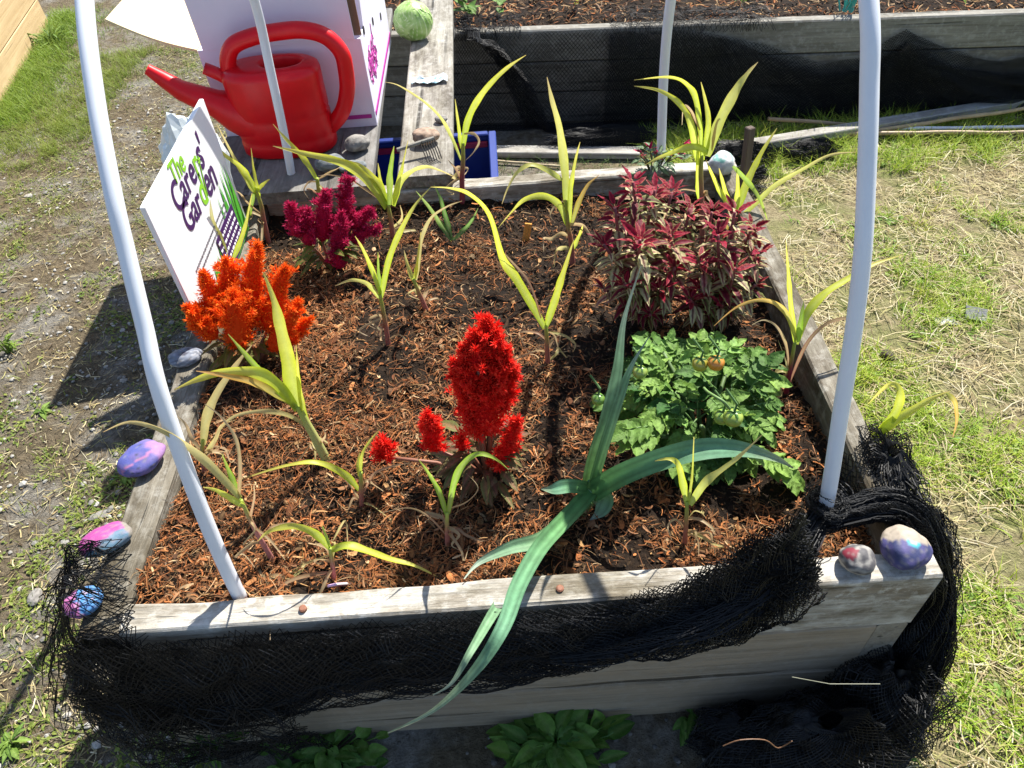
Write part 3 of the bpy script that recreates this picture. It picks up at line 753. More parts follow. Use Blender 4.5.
p = onz(470, 176, .30); m = MB(); pr = [(0.012, .040), (.02, .044), (.20, .044), (.225, .040), (.245, .028), (.26, .016), (.285, .014), (.288, .0)]
p = V((ca0.x+cw-.075, ca0.y+.10, 0)); N_ = 22
for (z, r) in pr:
    for k in range(N_): m.v.append((p.x+r*math.cos(6.2832*k/N_)*(1+.03*math.sin(z*90)), p.y+r*math.sin(6.2832*k/N_), z+.004)); m.c.append((1, 1, 1))
m.f = [(i*N_+k, i*N_+(k+1) % N_, (i+1)*N_+(k+1) % N_, (i+1)*N_+k) for i in range(len(pr)-1) for k in range(N_)]; m.f.append(tuple(range(N_))[::-1])
tag(m.build('bottle', M_bottle, origin=p, smooth=True), 'clear plastic bottle standing inside the blue crate', 'bottle')

# ------------------------------------------------------------------ plastic bag behind the sign
p = V((-.70, 1.12, H)); import bmesh
bm = bmesh.new(); bmesh.ops.create_icosphere(bm, subdivisions=4, radius=1); m = MB()
for q in bm.verts:
    d = q.co; k = 1+.22*noise.noise(d*2.2)+.16*abs(noise.noise(d*5))+.05*noise.noise(d*11)
    m.v.append((p.x+.01+d.x*.07*k, p.y+d.y*.06*k, p.z+.14+d.z*.13*k)); m.c.append((1, 1, 1))
m.f = [tuple(x.index for x in f.verts) for f in bm.faces]; bm.free()
tag(m.build('plastic_bag', M_bag, origin=p), 'crumpled clear plastic bag behind the white garden sign', 'bag')

# ------------------------------------------------------------------ maize seedlings
YG = ((.33, .44, .035), (.42, .47, .05), (.55, .46, .12))
PAL = {'g': ((.22, .42, .025), (.32, .54, .03), (.44, .56, .05)),      # green
       'y': ((.46, .60, .025), (.62, .66, .04), (.68, .58, .10)),      # yellow green
       'p': ((.50, .58, .07), (.62, .60, .14), (.60, .44, .20)),       # pale, brown tip
       't': ((.46, .40, .13), (.52, .42, .18), (.50, .34, .18)),       # tan green
       'd': ((.40, .22, .12), (.46, .30, .18), (.50, .36, .24)),       # dry
       'o': ((.38, .40, .05), (.55, .30, .04), (.55, .24, .06)),       # orange tinged
       'r': ((.30, .09, .08), (.38, .20, .13), (.45, .30, .20)),       # reddish dry
       'v': ((.07, .20, .03), (.10, .28, .04), (.16, .32, .05)),       # deep green
       'h': ((.24, .30, .05), (.36, .34, .09), (.40, .36, .22))}       # olive
def unproj(u, v, y, zmin):
    q = ony(u, v, y)
    if q.z < zmin: q = onz(u, v, zmin)
    return q
def leafmesh(m, pts, wpx, pal, seed, prof='m', fold=.35, twist=None):
    n = len(pts); sp = spline(pts, 6 if n > 2 else 10); k = len(sp)
    tw = G(0, .45) if twist is None else twist; sides = []; ws = []; cs = []
    P = PAL[pal]
    for i, q in enumerate(sp):
        t = i/(k-1); tg = (sp[min(i+1, k-1)]-sp[max(i-1, 0)]).normalized(); vd = (CAM-q).normalized()
        sd = tg.cross(vd); sd = sd.normalized() if sd.length > 1e-5 else tg.orthogonal().normalized()
        sd = Matrix.Rotation(tw*(.3+t)+.32*math.sin(t*5+seed)+.14*math.sin(t*13+seed*3), 3, tg) @ sd
        # undulating leaf edges
        sides.append(sd); s = pxm(q)
        w_ = wpx*s*.68*(ss(-.25, .30, t)*(1-t**1.9)*1.12+.035)*(1+.08*math.sin(t*17+seed)+.06*math.sin(t*31+seed*2))
        ws.append(max(w_, .0012))
        c = mix(P[0], P[1], ss(0, .55, t)) if t < .55 else mix(P[1], P[2], ss(.55, 1, t))
        f = 1+.10*noise.noise(q*30); c = tuple(min(.9, a*f) for a in c)
        ed = mix(c, (.60, .50, .16), .30*ss(-.1, .5, noise.noise(q*14+V((seed, 0, 0))))); cs.append((mix(ed, (.40, .20, .09), .7*ss(.93, 1, t)), mix(c, (.62, .66, .32), .35)))
    m.ribbon(sp, ws, sides, cs, fold=fold)
def maize(base, stem, leaves, label, stemcol=(.36, .13, .10), stw=5, name='maize_seedling', cat='maize seedling', group='maize seedlings in the raised bed', zb=None):
    bz = H-.05; B = onz(*base, bz); B.z = soilz(B.x, B.y) if zb is None else zb
    if abs(B.z-bz) > .002 and zb is None: B2 = onz(*base, B.z); B = B2
    root = thing(name, B, label, cat, group)
    y0 = B.y; sp = [B-V((0, 0, .012))]+[ony(u, v, y0+.004*i) for i, (u, v) in enumerate(stem)]
    m = MB(); s = pxm(B); k = len(sp)
    pts = spline(sp, 6) if k > 1 else sp; kk = len(pts); pts0 = [V(q) for q in pts]
    m.tube(pts, [stw*s/2*(1.15-.5*i/(kk-1)) for i in range(kk)], 8, [mix(stemcol, (.34, .42, .06), ss(.35, 1, i/(kk-1))) for i in range(kk)])
    m.build('stem', M_stem, root, smooth=True)
    for (pal, wpx, dy, pp) in leaves:
        mm = MB(); n = len(pp); pts = []
        for i, (u, v) in enumerate(pp):
            t = i/(n-1); pts.append(unproj(u, v, y0+.006+dy*t, max(B.z, soilz(max(X0+TL, min(X1-TR, B.x)), max(T, min(D-T, B.y))))+.012 if zb is None else zb+.01))
        leafmesh(mm, pts, wpx, pal, R_()*9, fold=U(.2, .5)); mm.build('leaf', M_leaf, root, smooth=True)
    if name == 'maize_seedling':        # shrivelled lower leaves
        for k in range(random.randint(3, 5)):
            an = U(0, 6.283); h0 = U(.01, .05); l = U(.035, .075); d = V((math.cos(an), math.sin(an), 0)); b0 = lerp(pts0[0], pts0[-1], U(.15, .7)); mm = MB(); dr = U(.5, 1.2)
            P_ = [b0, b0+d*l*.3+V((0, 0, .012)), b0+d*l*.6+V((G(0, .01), G(0, .01), .004)), b0+d*l*.8+V((G(0, .015), G(0, .015), -l*.3*dr)), b0+d*l*.7+V((G(0, .015), G(0, .015), -l*.6*dr))]
            for q in P_: q.z = max(q.z, B.z+.006)
            leafmesh(mm, P_, U(4, 7), random.choice('ddrt'), R_()*9, fold=.5, twist=G(0, 1.2)); mm.build('leaf', M_leaf, root, smooth=True)
    return root
maize((268, 242), [(264, 222), (261, 205), (256, 190)], [('p', 9, .03, [(258, 196), (248, 180), (237, 163), (217, 124)]), ('y', 7, 0, [(259, 200), (256, 185), (253, 168), (251, 148)]), ('y', 9, -.02, [(257, 193), (248, 178), (240, 166), (226, 156), (215, 145)]), ('y', 6, .02, [(256, 191), (263, 184), (270, 179)]), ('d', 3, -.04, [(261, 214), (248, 203), (240, 193), (233, 191), (227, 199)]), ('g', 7, .0, [(255, 192), (250, 210), (245, 225), (243, 236)])],
      'pale maize seedling with reddish stem against the red watering can')
maize((228, 288), [(227, 270), (226, 255)], [('h', 10, .0, [(226, 258), (220, 240), (213, 222), (210, 200)]), ('y', 9, -.02, [(222, 262), (212, 245), (200, 230), (190, 216)]), ('y', 7, .02, [(232, 262), (241, 240), (246, 222), (252, 193)]), ('r', 5, .0, [(226, 270), (216, 258), (206, 248)])],
      'olive leaved maize seedling between the white sign and the orange plumes')
maize((322, 222), [(320, 200), (317, 178)], [('y', 8, 0, [(317, 180), (308, 165), (299, 153), (285, 138), (273, 124)]), ('d', 3, -.03, [(317, 182), (309, 182), (304, 190), (309, 199)]), ('d', 3, .02, [(317, 180), (330, 172), (338, 168), (352, 160)]), ('t', 4, -.04, [(318, 185), (325, 192), (328, 205)])],
      'small drying maize seedling at the foot of the back left pipe leg')
maize((393, 244), [(391, 222), (388, 205)], [('y', 15, -.04, [(386, 208), (372, 186), (352, 169), (330, 159), (302, 153), (273, 146)]), ('y', 12, 0, [(387, 207), (378, 185), (362, 168), (345, 160)]), ('g', 9, .02, [(389, 205), (390, 180), (392, 160), (394, 146)]), ('y', 8, .03, [(386, 205), (381, 182), (378, 163)]), ('p', 9, -.02, [(393, 205), (400, 182), (412, 170), (426, 166), (440, 170), (455, 177)]), ('d', 3, 0, [(380, 200), (366, 190), (350, 180), (330, 175), (318, 176)]), ('y', 8, .01, [(394, 206), (398, 185), (402, 165), (408, 140)]), ('t', 4, -.03, [(392, 228), (402, 218), (400, 205)])],
      'bushy bright maize seedling just right of the magenta plumes')
maize((388, 345), [(385, 322), (380, 295)], [('y', 9, .02, [(381, 298), (388, 262), (400, 232), (414, 207), (431, 187)]), ('y', 7, 0, [(380, 294), (371, 266), (362, 247), (355, 236)]), ('p', 7, -.03, [(379, 298), (368, 284), (352, 280), (335, 286)]), ('g', 7, .02, [(380, 296), (379, 275), (378, 252)]), ('d', 3, -.05, [(388, 340), (400, 335), (410, 345)])],
      'slim maize seedling in front of the magenta plumes with one leaf arching right')
maize((428, 312), [(420, 295), (413, 279)], [('p', 7, .02, [(413, 281), (408, 268), (404, 250)]), ('t', 7, 0, [(416, 280), (418, 262), (421, 240), (430, 219), (446, 207), (462, 201)]), ('y', 5, 0, [(414, 281), (417, 265), (421, 232)])],
      'little pink stemmed maize seedling between two taller ones, left of centre')
maize((548, 365), [(547, 345), (546, 326)], [('y', 13, .03, [(545, 328), (532, 305), (516, 278), (503, 258), (490, 215), (470, 194), (450, 188), (431, 187)]), ('y', 11, .02, [(547, 326), (556, 296), (565, 268), (574, 240)]), ('d', 4, -.05, [(549, 332), (555, 336), (558, 348), (555, 352)]), ('r', 4, .03, [(541, 318), (530, 285), (512, 262), (497, 250), (470, 245)]), ('t', 4, -.04, [(550, 332), (565, 336), (575, 344), (573, 352)])],
      'tall maize seedling at the centre of the bed, two leaves in a wide V')
maize((573, 265), [(571, 242), (568, 225), (566, 200)], [('p', 12, .03, [(566, 205), (565, 175), (560, 130), (552, 100), (547, 77)]), ('p', 8, -.02, [(562, 180), (550, 172), (532, 165), (518, 172), (508, 188), (502, 204)]), ('y', 10, -.03, [(568, 226), (560, 206), (545, 196), (525, 199), (511, 212), (498, 228)]), ('y', 8, 0, [(569, 222), (570, 190), (574, 165), (580, 142)]), ('o', 7, .02, [(571, 225), (580, 200), (588, 185), (599, 175)]), ('y', 7, -.03, [(573, 250), (580, 235), (583, 225)]), ('d', 3, -.02, [(566, 200), (556, 205), (550, 215), (555, 222)])],
      'tall maize seedling with a brown tipped upright leaf before the back rim')
maize((462, 200), [(462, 180), (463, 160), (463, 143)], [('y', 11, .02, [(463, 146), (467, 122), (476, 102), (490, 84), (508, 67), (526, 55)]), ('y', 6, .02, [(462, 150), (459, 128), (455, 99)]), ('p', 5, 0, [(461, 160), (452, 138), (442, 119), (426, 103), (400, 86), (385, 82)]), ('d', 4, -.02, [(464, 134), (474, 134), (479, 142), (474, 152), (466, 160)]), ('r', 4, -.03, [(461, 180), (455, 168), (448, 160)])],
      'red stemmed maize seedling in front of the blue crate', stemcol=(.30, .06, .07))
maize((703, 245), [(702, 210), (701, 175), (702, 155)], [('y', 10, -.02, [(698, 165), (692, 128), (680, 105), (660, 91), (634, 86)]), ('y', 8, .02, [(703, 160), (697, 105), (688, 85), (670, 77), (634, 80)]), ('y', 9, .03, [(706, 155), (708, 118), (701, 82)]), ('p', 15, .05, [(707, 156), (718, 125), (735, 92), (748, 74), (758, 62)]), ('y', 10, -.06, [(708, 152), (695, 147), (678, 150), (660, 157), (645, 165)]), ('d', 4, .0, [(700, 130), (692, 112), (684, 106), (682, 125)]), ('d', 4, .02, [(712, 150), (716, 125), (722, 115)]), ('y', 8, 0, [(699, 200), (698, 170), (699, 130)])],
      'tallest maize seedling, standing by the back right pipe leg')
maize((735, 238), [(734, 222), (732, 205)], [('y', 8, 0, [(731, 212), (725, 190), (719, 168)]), ('y', 11, .06, [(738, 210), (748, 180), (760, 155), (777, 128)]), ('p', 9, .04, [(740, 218), (756, 202), (776, 184), (804, 168), (830, 155), (856, 152)]), ('g', 7, -.02, [(733, 166), (748, 182), (760, 200), (768, 222)]), ('y', 8, 0, [(736, 210), (738, 190), (737, 168)]), ('o', 7, 0, [(729, 215), (724, 235), (716, 248)]), ('y', 7, -.02, [(728, 206), (715, 180), (706, 160)])],
      'maize seedling beside the brown stake at the back right corner')
maize((787, 392), [(789, 375), (792, 358), (795, 342)], [('y', 13, .10, [(796, 344), (806, 316), (824, 295), (848, 279), (875, 264), (902, 255)]), ('y', 9, .03, [(795, 342), (792, 310), (789, 280), (786, 240)]), ('o', 8, -.03, [(796, 340), (788, 316), (776, 303), (757, 300), (735, 308), (714, 326)]), ('g', 8, .03, [(798, 342), (801, 318), (804, 300)]), ('r', 5, .05, [(790, 382), (806, 345), (826, 324), (850, 318), (868, 322), (875, 346)]), ('d', 4, -.02, [(789, 372), (786, 345), (777, 327), (764, 320), (752, 325)]), ('t', 4, -.03, [(790, 380), (785, 360), (778, 340)])],
      'crimson stemmed maize seedling against the right hand plank', stemcol=(.34, .03, .06))
maize((843, 462), [(855, 451), (870, 442)], [('y', 14, .02, [(866, 446), (884, 428), (906, 413), (930, 399), (950, 391)]), ('y', 13, .04, [(872, 440), (886, 425), (898, 406), (899, 389), (888, 385), (868, 404)]), ('o', 7, 0, [(946, 393), (955, 402), (957, 420), (953, 437)]), ('r', 4, -.02, [(862, 448), (880, 444), (898, 450), (907, 464)]), ('d', 3, 0, [(850, 455), (862, 446), (876, 446), (888, 455)])],
      'maize seedling leaning out over the right rim beside the pipe leg', stemcol=(.34, .08, .07))
maize((685, 545), [(686, 525), (687, 502)], [('p', 12, .0, [(690, 505), (704, 484), (722, 470), (740, 456), (762, 435)]), ('y', 10, .02, [(687, 505), (683, 482), (678, 464), (668, 459), (655, 461)]), ('y', 4, .02, [(688, 505), (692, 475), (694, 437)]), ('d', 4, -.06, [(685, 530), (676, 520), (668, 526), (672, 540)]), ('d', 3, -.05, [(687, 530), (696, 532), (694, 545), (688, 556)])],
      'maize seedling in front of the tomato bush under the leek leaf')
maize((447, 545), [(447, 528), (447, 512)], [('g', 8, -.0, [(446, 514), (440, 495), (430, 475), (418, 459)]), ('g', 10, -.02, [(448, 514), (454, 484), (464, 464), (478, 454), (494, 458), (508, 469)]), ('d', 4, .02, [(450, 508), (466, 502), (478, 488), (466, 473)]), ('r', 3, -.05, [(446, 535), (430, 518), (410, 508), (380, 513)])],
      'two leaved green maize seedling below the tall red plume')
maize((361, 507), [(361, 490), (361, 472)], [('y', 5, .02, [(361, 475), (362, 456), (370, 441), (380, 429)]), ('y', 10, -.02, [(359, 490), (344, 474), (318, 463), (285, 466), (242, 479)]), ('r', 4, 0, [(364, 492), (374, 474), (393, 466), (412, 463)]), ('d', 3, -.02, [(360, 500), (352, 488), (345, 480)]), ('y', 6, .02, [(361, 478), (358, 465), (360, 452)])],
      'thin maize seedling left of the red plume with one long leaf trailing left')
maize((327, 460), [(316, 440), (305, 420), (298, 406)], [('y', 22, .03, [(298, 410), (293, 380), (284, 340), (275, 305), (263, 272)]), ('g', 14, .0, [(296, 407), (278, 388), (255, 365), (228, 334)]), ('y', 17, -.03, [(296, 408), (278, 386), (255, 372), (222, 372), (196, 380), (174, 390)]), ('o', 13, -.05, [(294, 405), (270, 391), (248, 381), (222, 375), (196, 371)]), ('t', 7, -.04, [(308, 428), (290, 416), (265, 411), (235, 416), (218, 432), (212, 452)]), ('y', 8, .0, [(310, 432), (302, 405), (298, 375), (296, 345)]), ('d', 4, -.03, [(318, 445), (325, 436), (322, 425)])],
      'largest maize seedling, broad lime leaves in front of the orange plumes', stw=9, stemcol=(.45, .46, .16))
maize((273, 560), [(258, 535), (248, 515), (241, 500)], [('t', 12, -.02, [(240, 498), (222, 478), (196, 452), (164, 431), (130, 422), (103, 432)]), ('g', 9, .02, [(240, 500), (232, 478), (222, 454)]), ('y', 9, -.03, [(244, 506), (230, 498), (216, 490), (203, 487)]), ('d', 6, .02, [(239, 498), (240, 470), (236, 440), (222, 418), (205, 404)]), ('r', 4, -.03, [(250, 520), (254, 500), (254, 484)]), ('d', 4, -.05, [(252, 525), (270, 540), (285, 560)])],
      'withering maize seedling beside the front left pipe leg', stemcol=(.40, .16, .15))
maize((203, 472), [(202, 455), (203, 440)], [('t', 13, .03, [(203, 445), (206, 420), (218, 392), (236, 365), (252, 345)]), ('d', 6, .0, [(202, 450), (192, 440), (186, 425), (176, 415)]), ('t', 6, -.02, [(204, 455), (215, 440), (222, 425), (235, 420)]), ('d', 4, -.04, [(202, 462), (194, 455), (190, 440)])],
      'tan dried maize seedling behind the front left pipe leg')
maize((333, 580), [(332, 562), (330, 548)], [('y', 11, -.01, [(330, 549), (315, 533), (294, 526), (270, 531), (258, 541)]), ('y', 13, -.02, [(331, 550), (346, 546), (366, 551), (392, 560), (415, 566), (438, 577)]), ('g', 6, .0, [(330, 548), (325, 535), (322, 525)])],
      'low maize seedling by the front rim, two leaves spread like wings')
maize((296, 581), [(290, 583), (284, 584)], [('r', 6, -.03, [(330, 572), (305, 576), (285, 584), (275, 600), (271, 622), (270, 640)])],
      'shrivelled pink maize stalk drooping over the front rim', stw=4)
maize((450, 242), [(451, 240)], [('v', 8, .0, [(451, 240), (440, 222), (428, 205), (416, 191)]), ('v', 7, .02, [(452, 240), (446, 218), (440, 198), (434, 185)]), ('v', 6, -.01, [(453, 240), (464, 230), (472, 220), (478, 208)])],
      'small dark green leek seedling near the back rim', stemcol=(.3, .4, .2), name='leek_seedling', cat='leek', group='leeks in the raised bed')

# ------------------------------------------------------------------ big leek
LK = {'a': ((.13, .26, .07), (.15, .27, .15), (.34, .40, .33)), 'b': ((.085, .21, .06), (.11, .24, .14), (.38, .44, .28)), 'c': ((.30, .40, .12), (.42, .42, .15), (.5, .4, .2))}
PAL.update(LK)
LB = onz(592, 503, H-.06); LB.z = soilz(LB.x, LB.y)
lk = thing('leek', LB, 'large blue green leek sprawling over the front rim', 'leek', 'leeks in the raised bed')
m = MB(); top = ony(590, 480, LB.y); m.tube([LB-V((0, 0, .02)), LB, lerp(LB, top, .5), lerp(LB, top, .97)], [.020, .019, .016, .004], 14, [(.55, .62, .42), (.45, .58, .36), (.2, .4, .22), (.13, .3, .2)]); m.build('shank', M_leek, lk, smooth=True)
def leekleaf(pal, wpx, pts, fold, tw, ys):
    mm = MB(); P = [ony(u, v, y) for (u, v), y in zip(pts, ys)]; n = len(P); sp = spline(P, 8); k = len(sp); sd_ = []; ws = []; cs = []; C_ = PAL[pal]
    for i, q in enumerate(sp):
        t = i/(k-1); tg = (sp[min(i+1, k-1)]-sp[max(i-1, 0)]).normalized(); vd = (CAM-q).normalized(); s = tg.cross(vd).normalized()
        s = Matrix.Rotation(tw*t+.1*math.sin(t*6), 3, tg) @ s; sd_.append(s)
        ws.append(max(.0015, wpx*pxm(q)*(ss(-.5, .15, t))*(1-ss(.45, 1.02, t)*.93)))
        c = mix(C_[0], C_[1], ss(0, .6, t)) if t < .6 else mix(C_[1], C_[2], ss(.6, 1, t)); cs.append((c, mix(c, (.03, .16, .12), .3)))
    # five vertices across so that the fine parallel veins and the V-keel read
    vs = []; cc = []
    for i, q in enumerate(sp):
        tg = (sp[min(i+1, k-1)]-sp[max(i-1, 0)]).normalized(); s = sd_[i]; nn = s.cross(tg)
        for j in range(9):
            a = j/4-1; vs.append(q+s*(a*ws[i]/2)+nn*(fold*abs(a)*ws[i]/2+.0004*((-1)**j))); c = cs[i][0]; f = (1.14 if j % 2 else .84)*(1.0 if j != 4 else 1.5)*(1+.18*noise.noise(q*22+V((j*3, 0, 0)))); cc.append(tuple(x*f for x in c))
    mm.add(vs, [(i*9+j, i*9+j+1, (i+1)*9+j+1, (i+1)*9+j) for i in range(k-1) for j in range(8)], cc)
    return mm.build('leaf', M_leek, lk, smooth=True)
y = LB.y
leekleaf('a', 13, [(587, 488), (594, 455), (606, 418), (617, 372), (624, 320), (641, 266)], .5, .15, [y, y+.01, y+.02, y+.03, y+.04, y+.06])
leekleaf('a', 10, [(592, 488), (603, 450), (620, 398), (632, 366), (649, 337)], .55, -.3, [y-.01, y, y+.02, y+.04, y+.06])
leekleaf('b', 22, [(592, 492), (622, 474), (660, 459), (700, 449), (740, 449), (775, 458), (793, 468)], .45, .1, [y-.012, y-.03, y-.04, y-.04, y-.03, y-.02, y-.01])
leekleaf('b', 17, [(590, 492), (570, 515), (542, 546), (520, 584), (503, 628), (474, 672), (434, 710), (388, 733)], .55, .2, [y-.015, y-.06, y-.135, y-.215, -.095, -.13, -.135, -.135])
leekleaf('a', 12, [(586, 495), (560, 525), (533, 561), (500, 602), (472, 648), (452, 682), (433, 695)], .5, -.2, [y-.012, y-.06, y-.135, y-.20, -.105, -.13, -.13])
leekleaf('b', 14, [(586, 488), (568, 486), (552, 489), (541, 489)], .35, 0, [y-.012, y-.03, y-.04, y-.045])
leekleaf('a', 15, [(588, 498), (566, 520), (540, 540), (510, 548), (480, 562), (464, 579)], .45, .2, [y-.015, y-.06, y-.10, y-.12, y-.14, y-.17])
leekleaf('c', 13, [(590, 500), (565, 530), (540, 556), (515, 580), (488, 598)], .4, -.2, [y-.012, y-.05, y-.10, y-.15, y-.185])
leekleaf('a', 16, [(600, 494), (606, 500), (600, 512), (590, 520)], .4, 0, [y-.02, y-.03, y-.04, y-.045])

# ------------------------------------------------------------------ cockscomb plumes
def plume(m, a, e, r, n, cols, prof=None, spk_=1.0):
    ax = (e-a); L = ax.length; ax = ax.normalized(); x = ax.orthogonal().normalized(); y_ = ax.cross(x)
    prof = prof or (lambda t: (ss(-.12, .22, t))*(1-t)**.62)
    # core
    vs = []; cc = []; K = 10
    for i in range(9):
        t = i/8
        for k in range(K): an = 6.2832*k/K; vs.append(a+ax*(L*t)+(x*math.cos(an)+y_*math.sin(an))*(r*.50*prof(min(t, .97)))); cc.append(mix(cols[0], cols[1], .3))
    m.add(vs, [(i*K+k, i*K+(k+1) % K, (i+1)*K+(k+1) % K, (i+1)*K+k) for i in range(8) for k in range(K)], cc)
    def bristles(a, ax, L, x, y_, r, prof, n, sh):
        for i in range(n):
            t = R_()**.9; an = U(0, 6.2832); rad = x*math.cos(an)+y_*math.sin(an)
            cl = .72+.42*noise.noise(V((an*1.6, t*9, r*100)))
            p = a+ax*(L*t)+rad*(r*prof(t)*cl*U(.6, 1.0))
            d = (rad*U(.4, 1.1)+ax*U(.2, 1.0)+V((G(0, .35), G(0, .35), G(.1, .3)))).normalized(); l = U(.005, .013)*spk_
            s = d.orthogonal().normalized(); s = Matrix.Rotation(U(0, 3.14), 3, d) @ s; wd = U(.0007, .0016)*spk_
            c = mix(cols[0], cols[1], R_()); c2 = mix(c, cols[2], U(.1, .9)); c = tuple(v_*sh for v_ in c); c2 = tuple(v_*sh for v_ in c2)
            m.add([p-s*wd, p+s*wd, p+d*l*.6+s*wd*.8, p+d*l, p+d*l*.6-s*wd*.8], [(0, 1, 2, 4), (4, 2, 3)], [c, c, c2, c2, c2])
    bristles(a, ax, L, x, y_, r*.80, prof, int(n*.9), .95)
    ns = max(10, int(n/70)); q0 = lambda t: (ss(-.2, .15, t))*(1-t)**.7
    for k in range(ns):
        t = R_()**1.1*.92; an = U(0, 6.2832); rad = x*math.cos(an)+y_*math.sin(an); rr = r*prof(t); b0 = a+ax*(L*t)+rad*rr*.5
        d = (rad*U(.5, 1.0)+ax*U(.35, 1.0)+V((G(0, .2), G(0, .2), G(.1, .2)))).normalized(); l = r*U(.40, .80)*(.5+.5*(1-t)); xs_ = d.orthogonal().normalized()
        bristles(b0, d, l, xs_, d.cross(xs_), l*.30, q0, int(n*.8/ns), U(.85, 1.12))
def broadleaf(m, base, d, L, W, cols, droop=.5, n=7, up=None, serr=0, vein=None, curl=.25):
    # ovate leaf with a midrib, cols = (edge, mid, vein) colours
    d = d.normalized(); sd = d.cross(V((0, 0, 1))); sd = sd.normalized() if sd.length > 1e-3 else V((1, 0, 0))
    sd = Matrix.Rotation(G(0, .3), 3, d) @ sd; nn = sd.cross(d); vs = []; cc = []; p = base.copy(); dd = d.copy()
    for i in range(n+1):
        t = i/n; w_ = W*(math.sin(math.pi*min(1, (t*.93+.05))**.8))**1.0*(1-.12*t)
        if serr: w_ *= 1+serr*(1 if i % 2 else -1)
        if i in (0, n): w_ = W*.04
        for j in (-1, -.5, 0, .5, 1):
            q = p+sd*(j*w_/2)+nn*(abs(j)*w_*curl*.5+.06*w_*math.sin(i*2.1+j*3)); vs.append(q)
            aj = abs(j); cc.append(mix(mix(cols[2], cols[1], ss(0, .6, aj)), cols[0], ss(.45, 1, aj)))
        dd = (dd-V((0, 0, droop/n))).normalized(); p = p+dd*(L/n); nn = sd.cross(dd)
    m.add(vs, [(i*5+j, i*5+j+1, (i+1)*5+j+1, (i+1)*5+j) for i in range(n) for j in range(4)], cc)
RED = ((.66, .003, .006), (.86, .012, .010), (.95, .08, .04)); ORA = ((.74, .050, .003), (.90, .11, .006), (.95, .25, .02)); MAGc = ((.36, .002, .045), (.52, .006, .075), (.66, .05, .17))
def celosia(basepx, spikes, cols, label, nleaf, leafcol, spread=.07, lf=(.05, .018), dens=1.0):
    B = onz(*basepx, H-.05); B.z = soilz(B.x, B.y); B = onz(*basepx, B.z); root = thing('cockscomb_plant', B, label, 'cockscomb', 'plumed cockscomb flowers')
    st = MB(); hub = B+V((0, 0, .03))
    for (u0, v0, u1, v1, rpx, dy0, dy1, nn) in spikes:
        a = ony(u0, v0, B.y+dy0); e = ony(u1, v1, B.y+dy1)
        a.z = max(a.z, B.z+.02); s = pxm(a); mm = MB(); plume(mm, a, e, rpx*s, int(nn*dens), cols); mm.build('plume', M_plume, root)
        st.tube([B-V((0, 0, .01)), lerp(B, a, .5)+V((0, 0, .01)), a], [.004, .0035, .003], 6, [(.25, .10, .06)]*3)
    st.build('stem', M_stem, root, smooth=True)
    lm = MB()
    for k in range(nleaf):
        an = U(0, 6.2832); hgt = U(.02, .09); p = B+V((math.cos(an)*.015, math.sin(an)*.015, hgt)); d = V((math.cos(an), math.sin(an), U(-.1, .7)))
        c = mix(leafcol[0], leafcol[1], R_()); broadleaf(lm, p+d*U(.005, spread*.5), d, U(.7, 1.2)*lf[0], U(.7, 1.2)*lf[1], (c, mix(c, leafcol[0], .5), mix(c, (.35, .1, .08), .5)), droop=U(.3, 1.1))
    lm.build('foliage', M_tom, root, smooth=True)
    return root
LG = ((.05, .10, .015), (.17, .22, .03)); LR = ((.13, .035, .035), (.20, .12, .05))
celosia((487, 475), [(482, 434, 487, 318, 36, 0, .02, 4200), (472, 408, 453, 360, 17, .0, .0, 1300), (496, 410, 515, 366, 17, 0, 0, 1300), (482, 430, 488, 380, 24, -.02, -.02, 1300), (474, 392, 462, 346, 17, -.015, .0, 1200), (494, 390, 507, 348, 17, -.01, .0, 1200), (478, 370, 476, 332, 20, -.01, .01, 900), (492, 372, 497, 330, 18, .0, .01, 800), (436, 450, 427, 412, 18, .0, .0, 800), (498, 468, 519, 418, 17, -.03, -.03, 900), (386, 457, 384, 441, 15, -.0, .0, 500), (463, 450, 460, 435, 9, 0, 0, 200)], RED,
        'tall scarlet plume with small side plumes in the middle of the bed', 60, ((.11, .06, .03), (.16, .20, .05)), .08, (.055, .020))
celosia((258, 362), [(245, 330, 258, 243, 30, .02, .04, 1500), (222, 325, 203, 272, 27, .0, .0, 1300), (268, 330, 286, 266, 26, 0, .02, 1300), (215, 338, 186, 305, 22, -.04, -.05, 900), (240, 345, 232, 290, 30, -.04, -.04, 1300), (286, 342, 312, 318, 14, 0, -.01, 500), (272, 350, 300, 300, 22, -.03, -.03, 900), (243, 402, 238, 388, 14, -.05, -.05, 450), (230, 300, 226, 258, 22, .02, .03, 800)], ORA,
        'big flame orange plume cluster below the white sign', 46, ((.10, .10, .015), (.26, .22, .03)), .09)
celosia((330, 268), [(300, 236, 289, 203, 19, 0, 0, 800), (322, 240, 325, 190, 20, .0, .0, 1000), (345, 215, 348, 178, 16, .04, .04, 800), (352, 228, 372, 208, 14, .02, .02, 600), (338, 250, 342, 212, 20, -.02, -.02, 900), (350, 240, 380, 226, 12, 0, 0, 500), (310, 245, 308, 208, 16, -.01, 0, 600), (340, 268, 336, 243, 14, -.04, -.04, 500)], MAGc,
        'deep magenta plume cluster at the back left by the pipe leg', 34, LG, .08, (.05, .02))

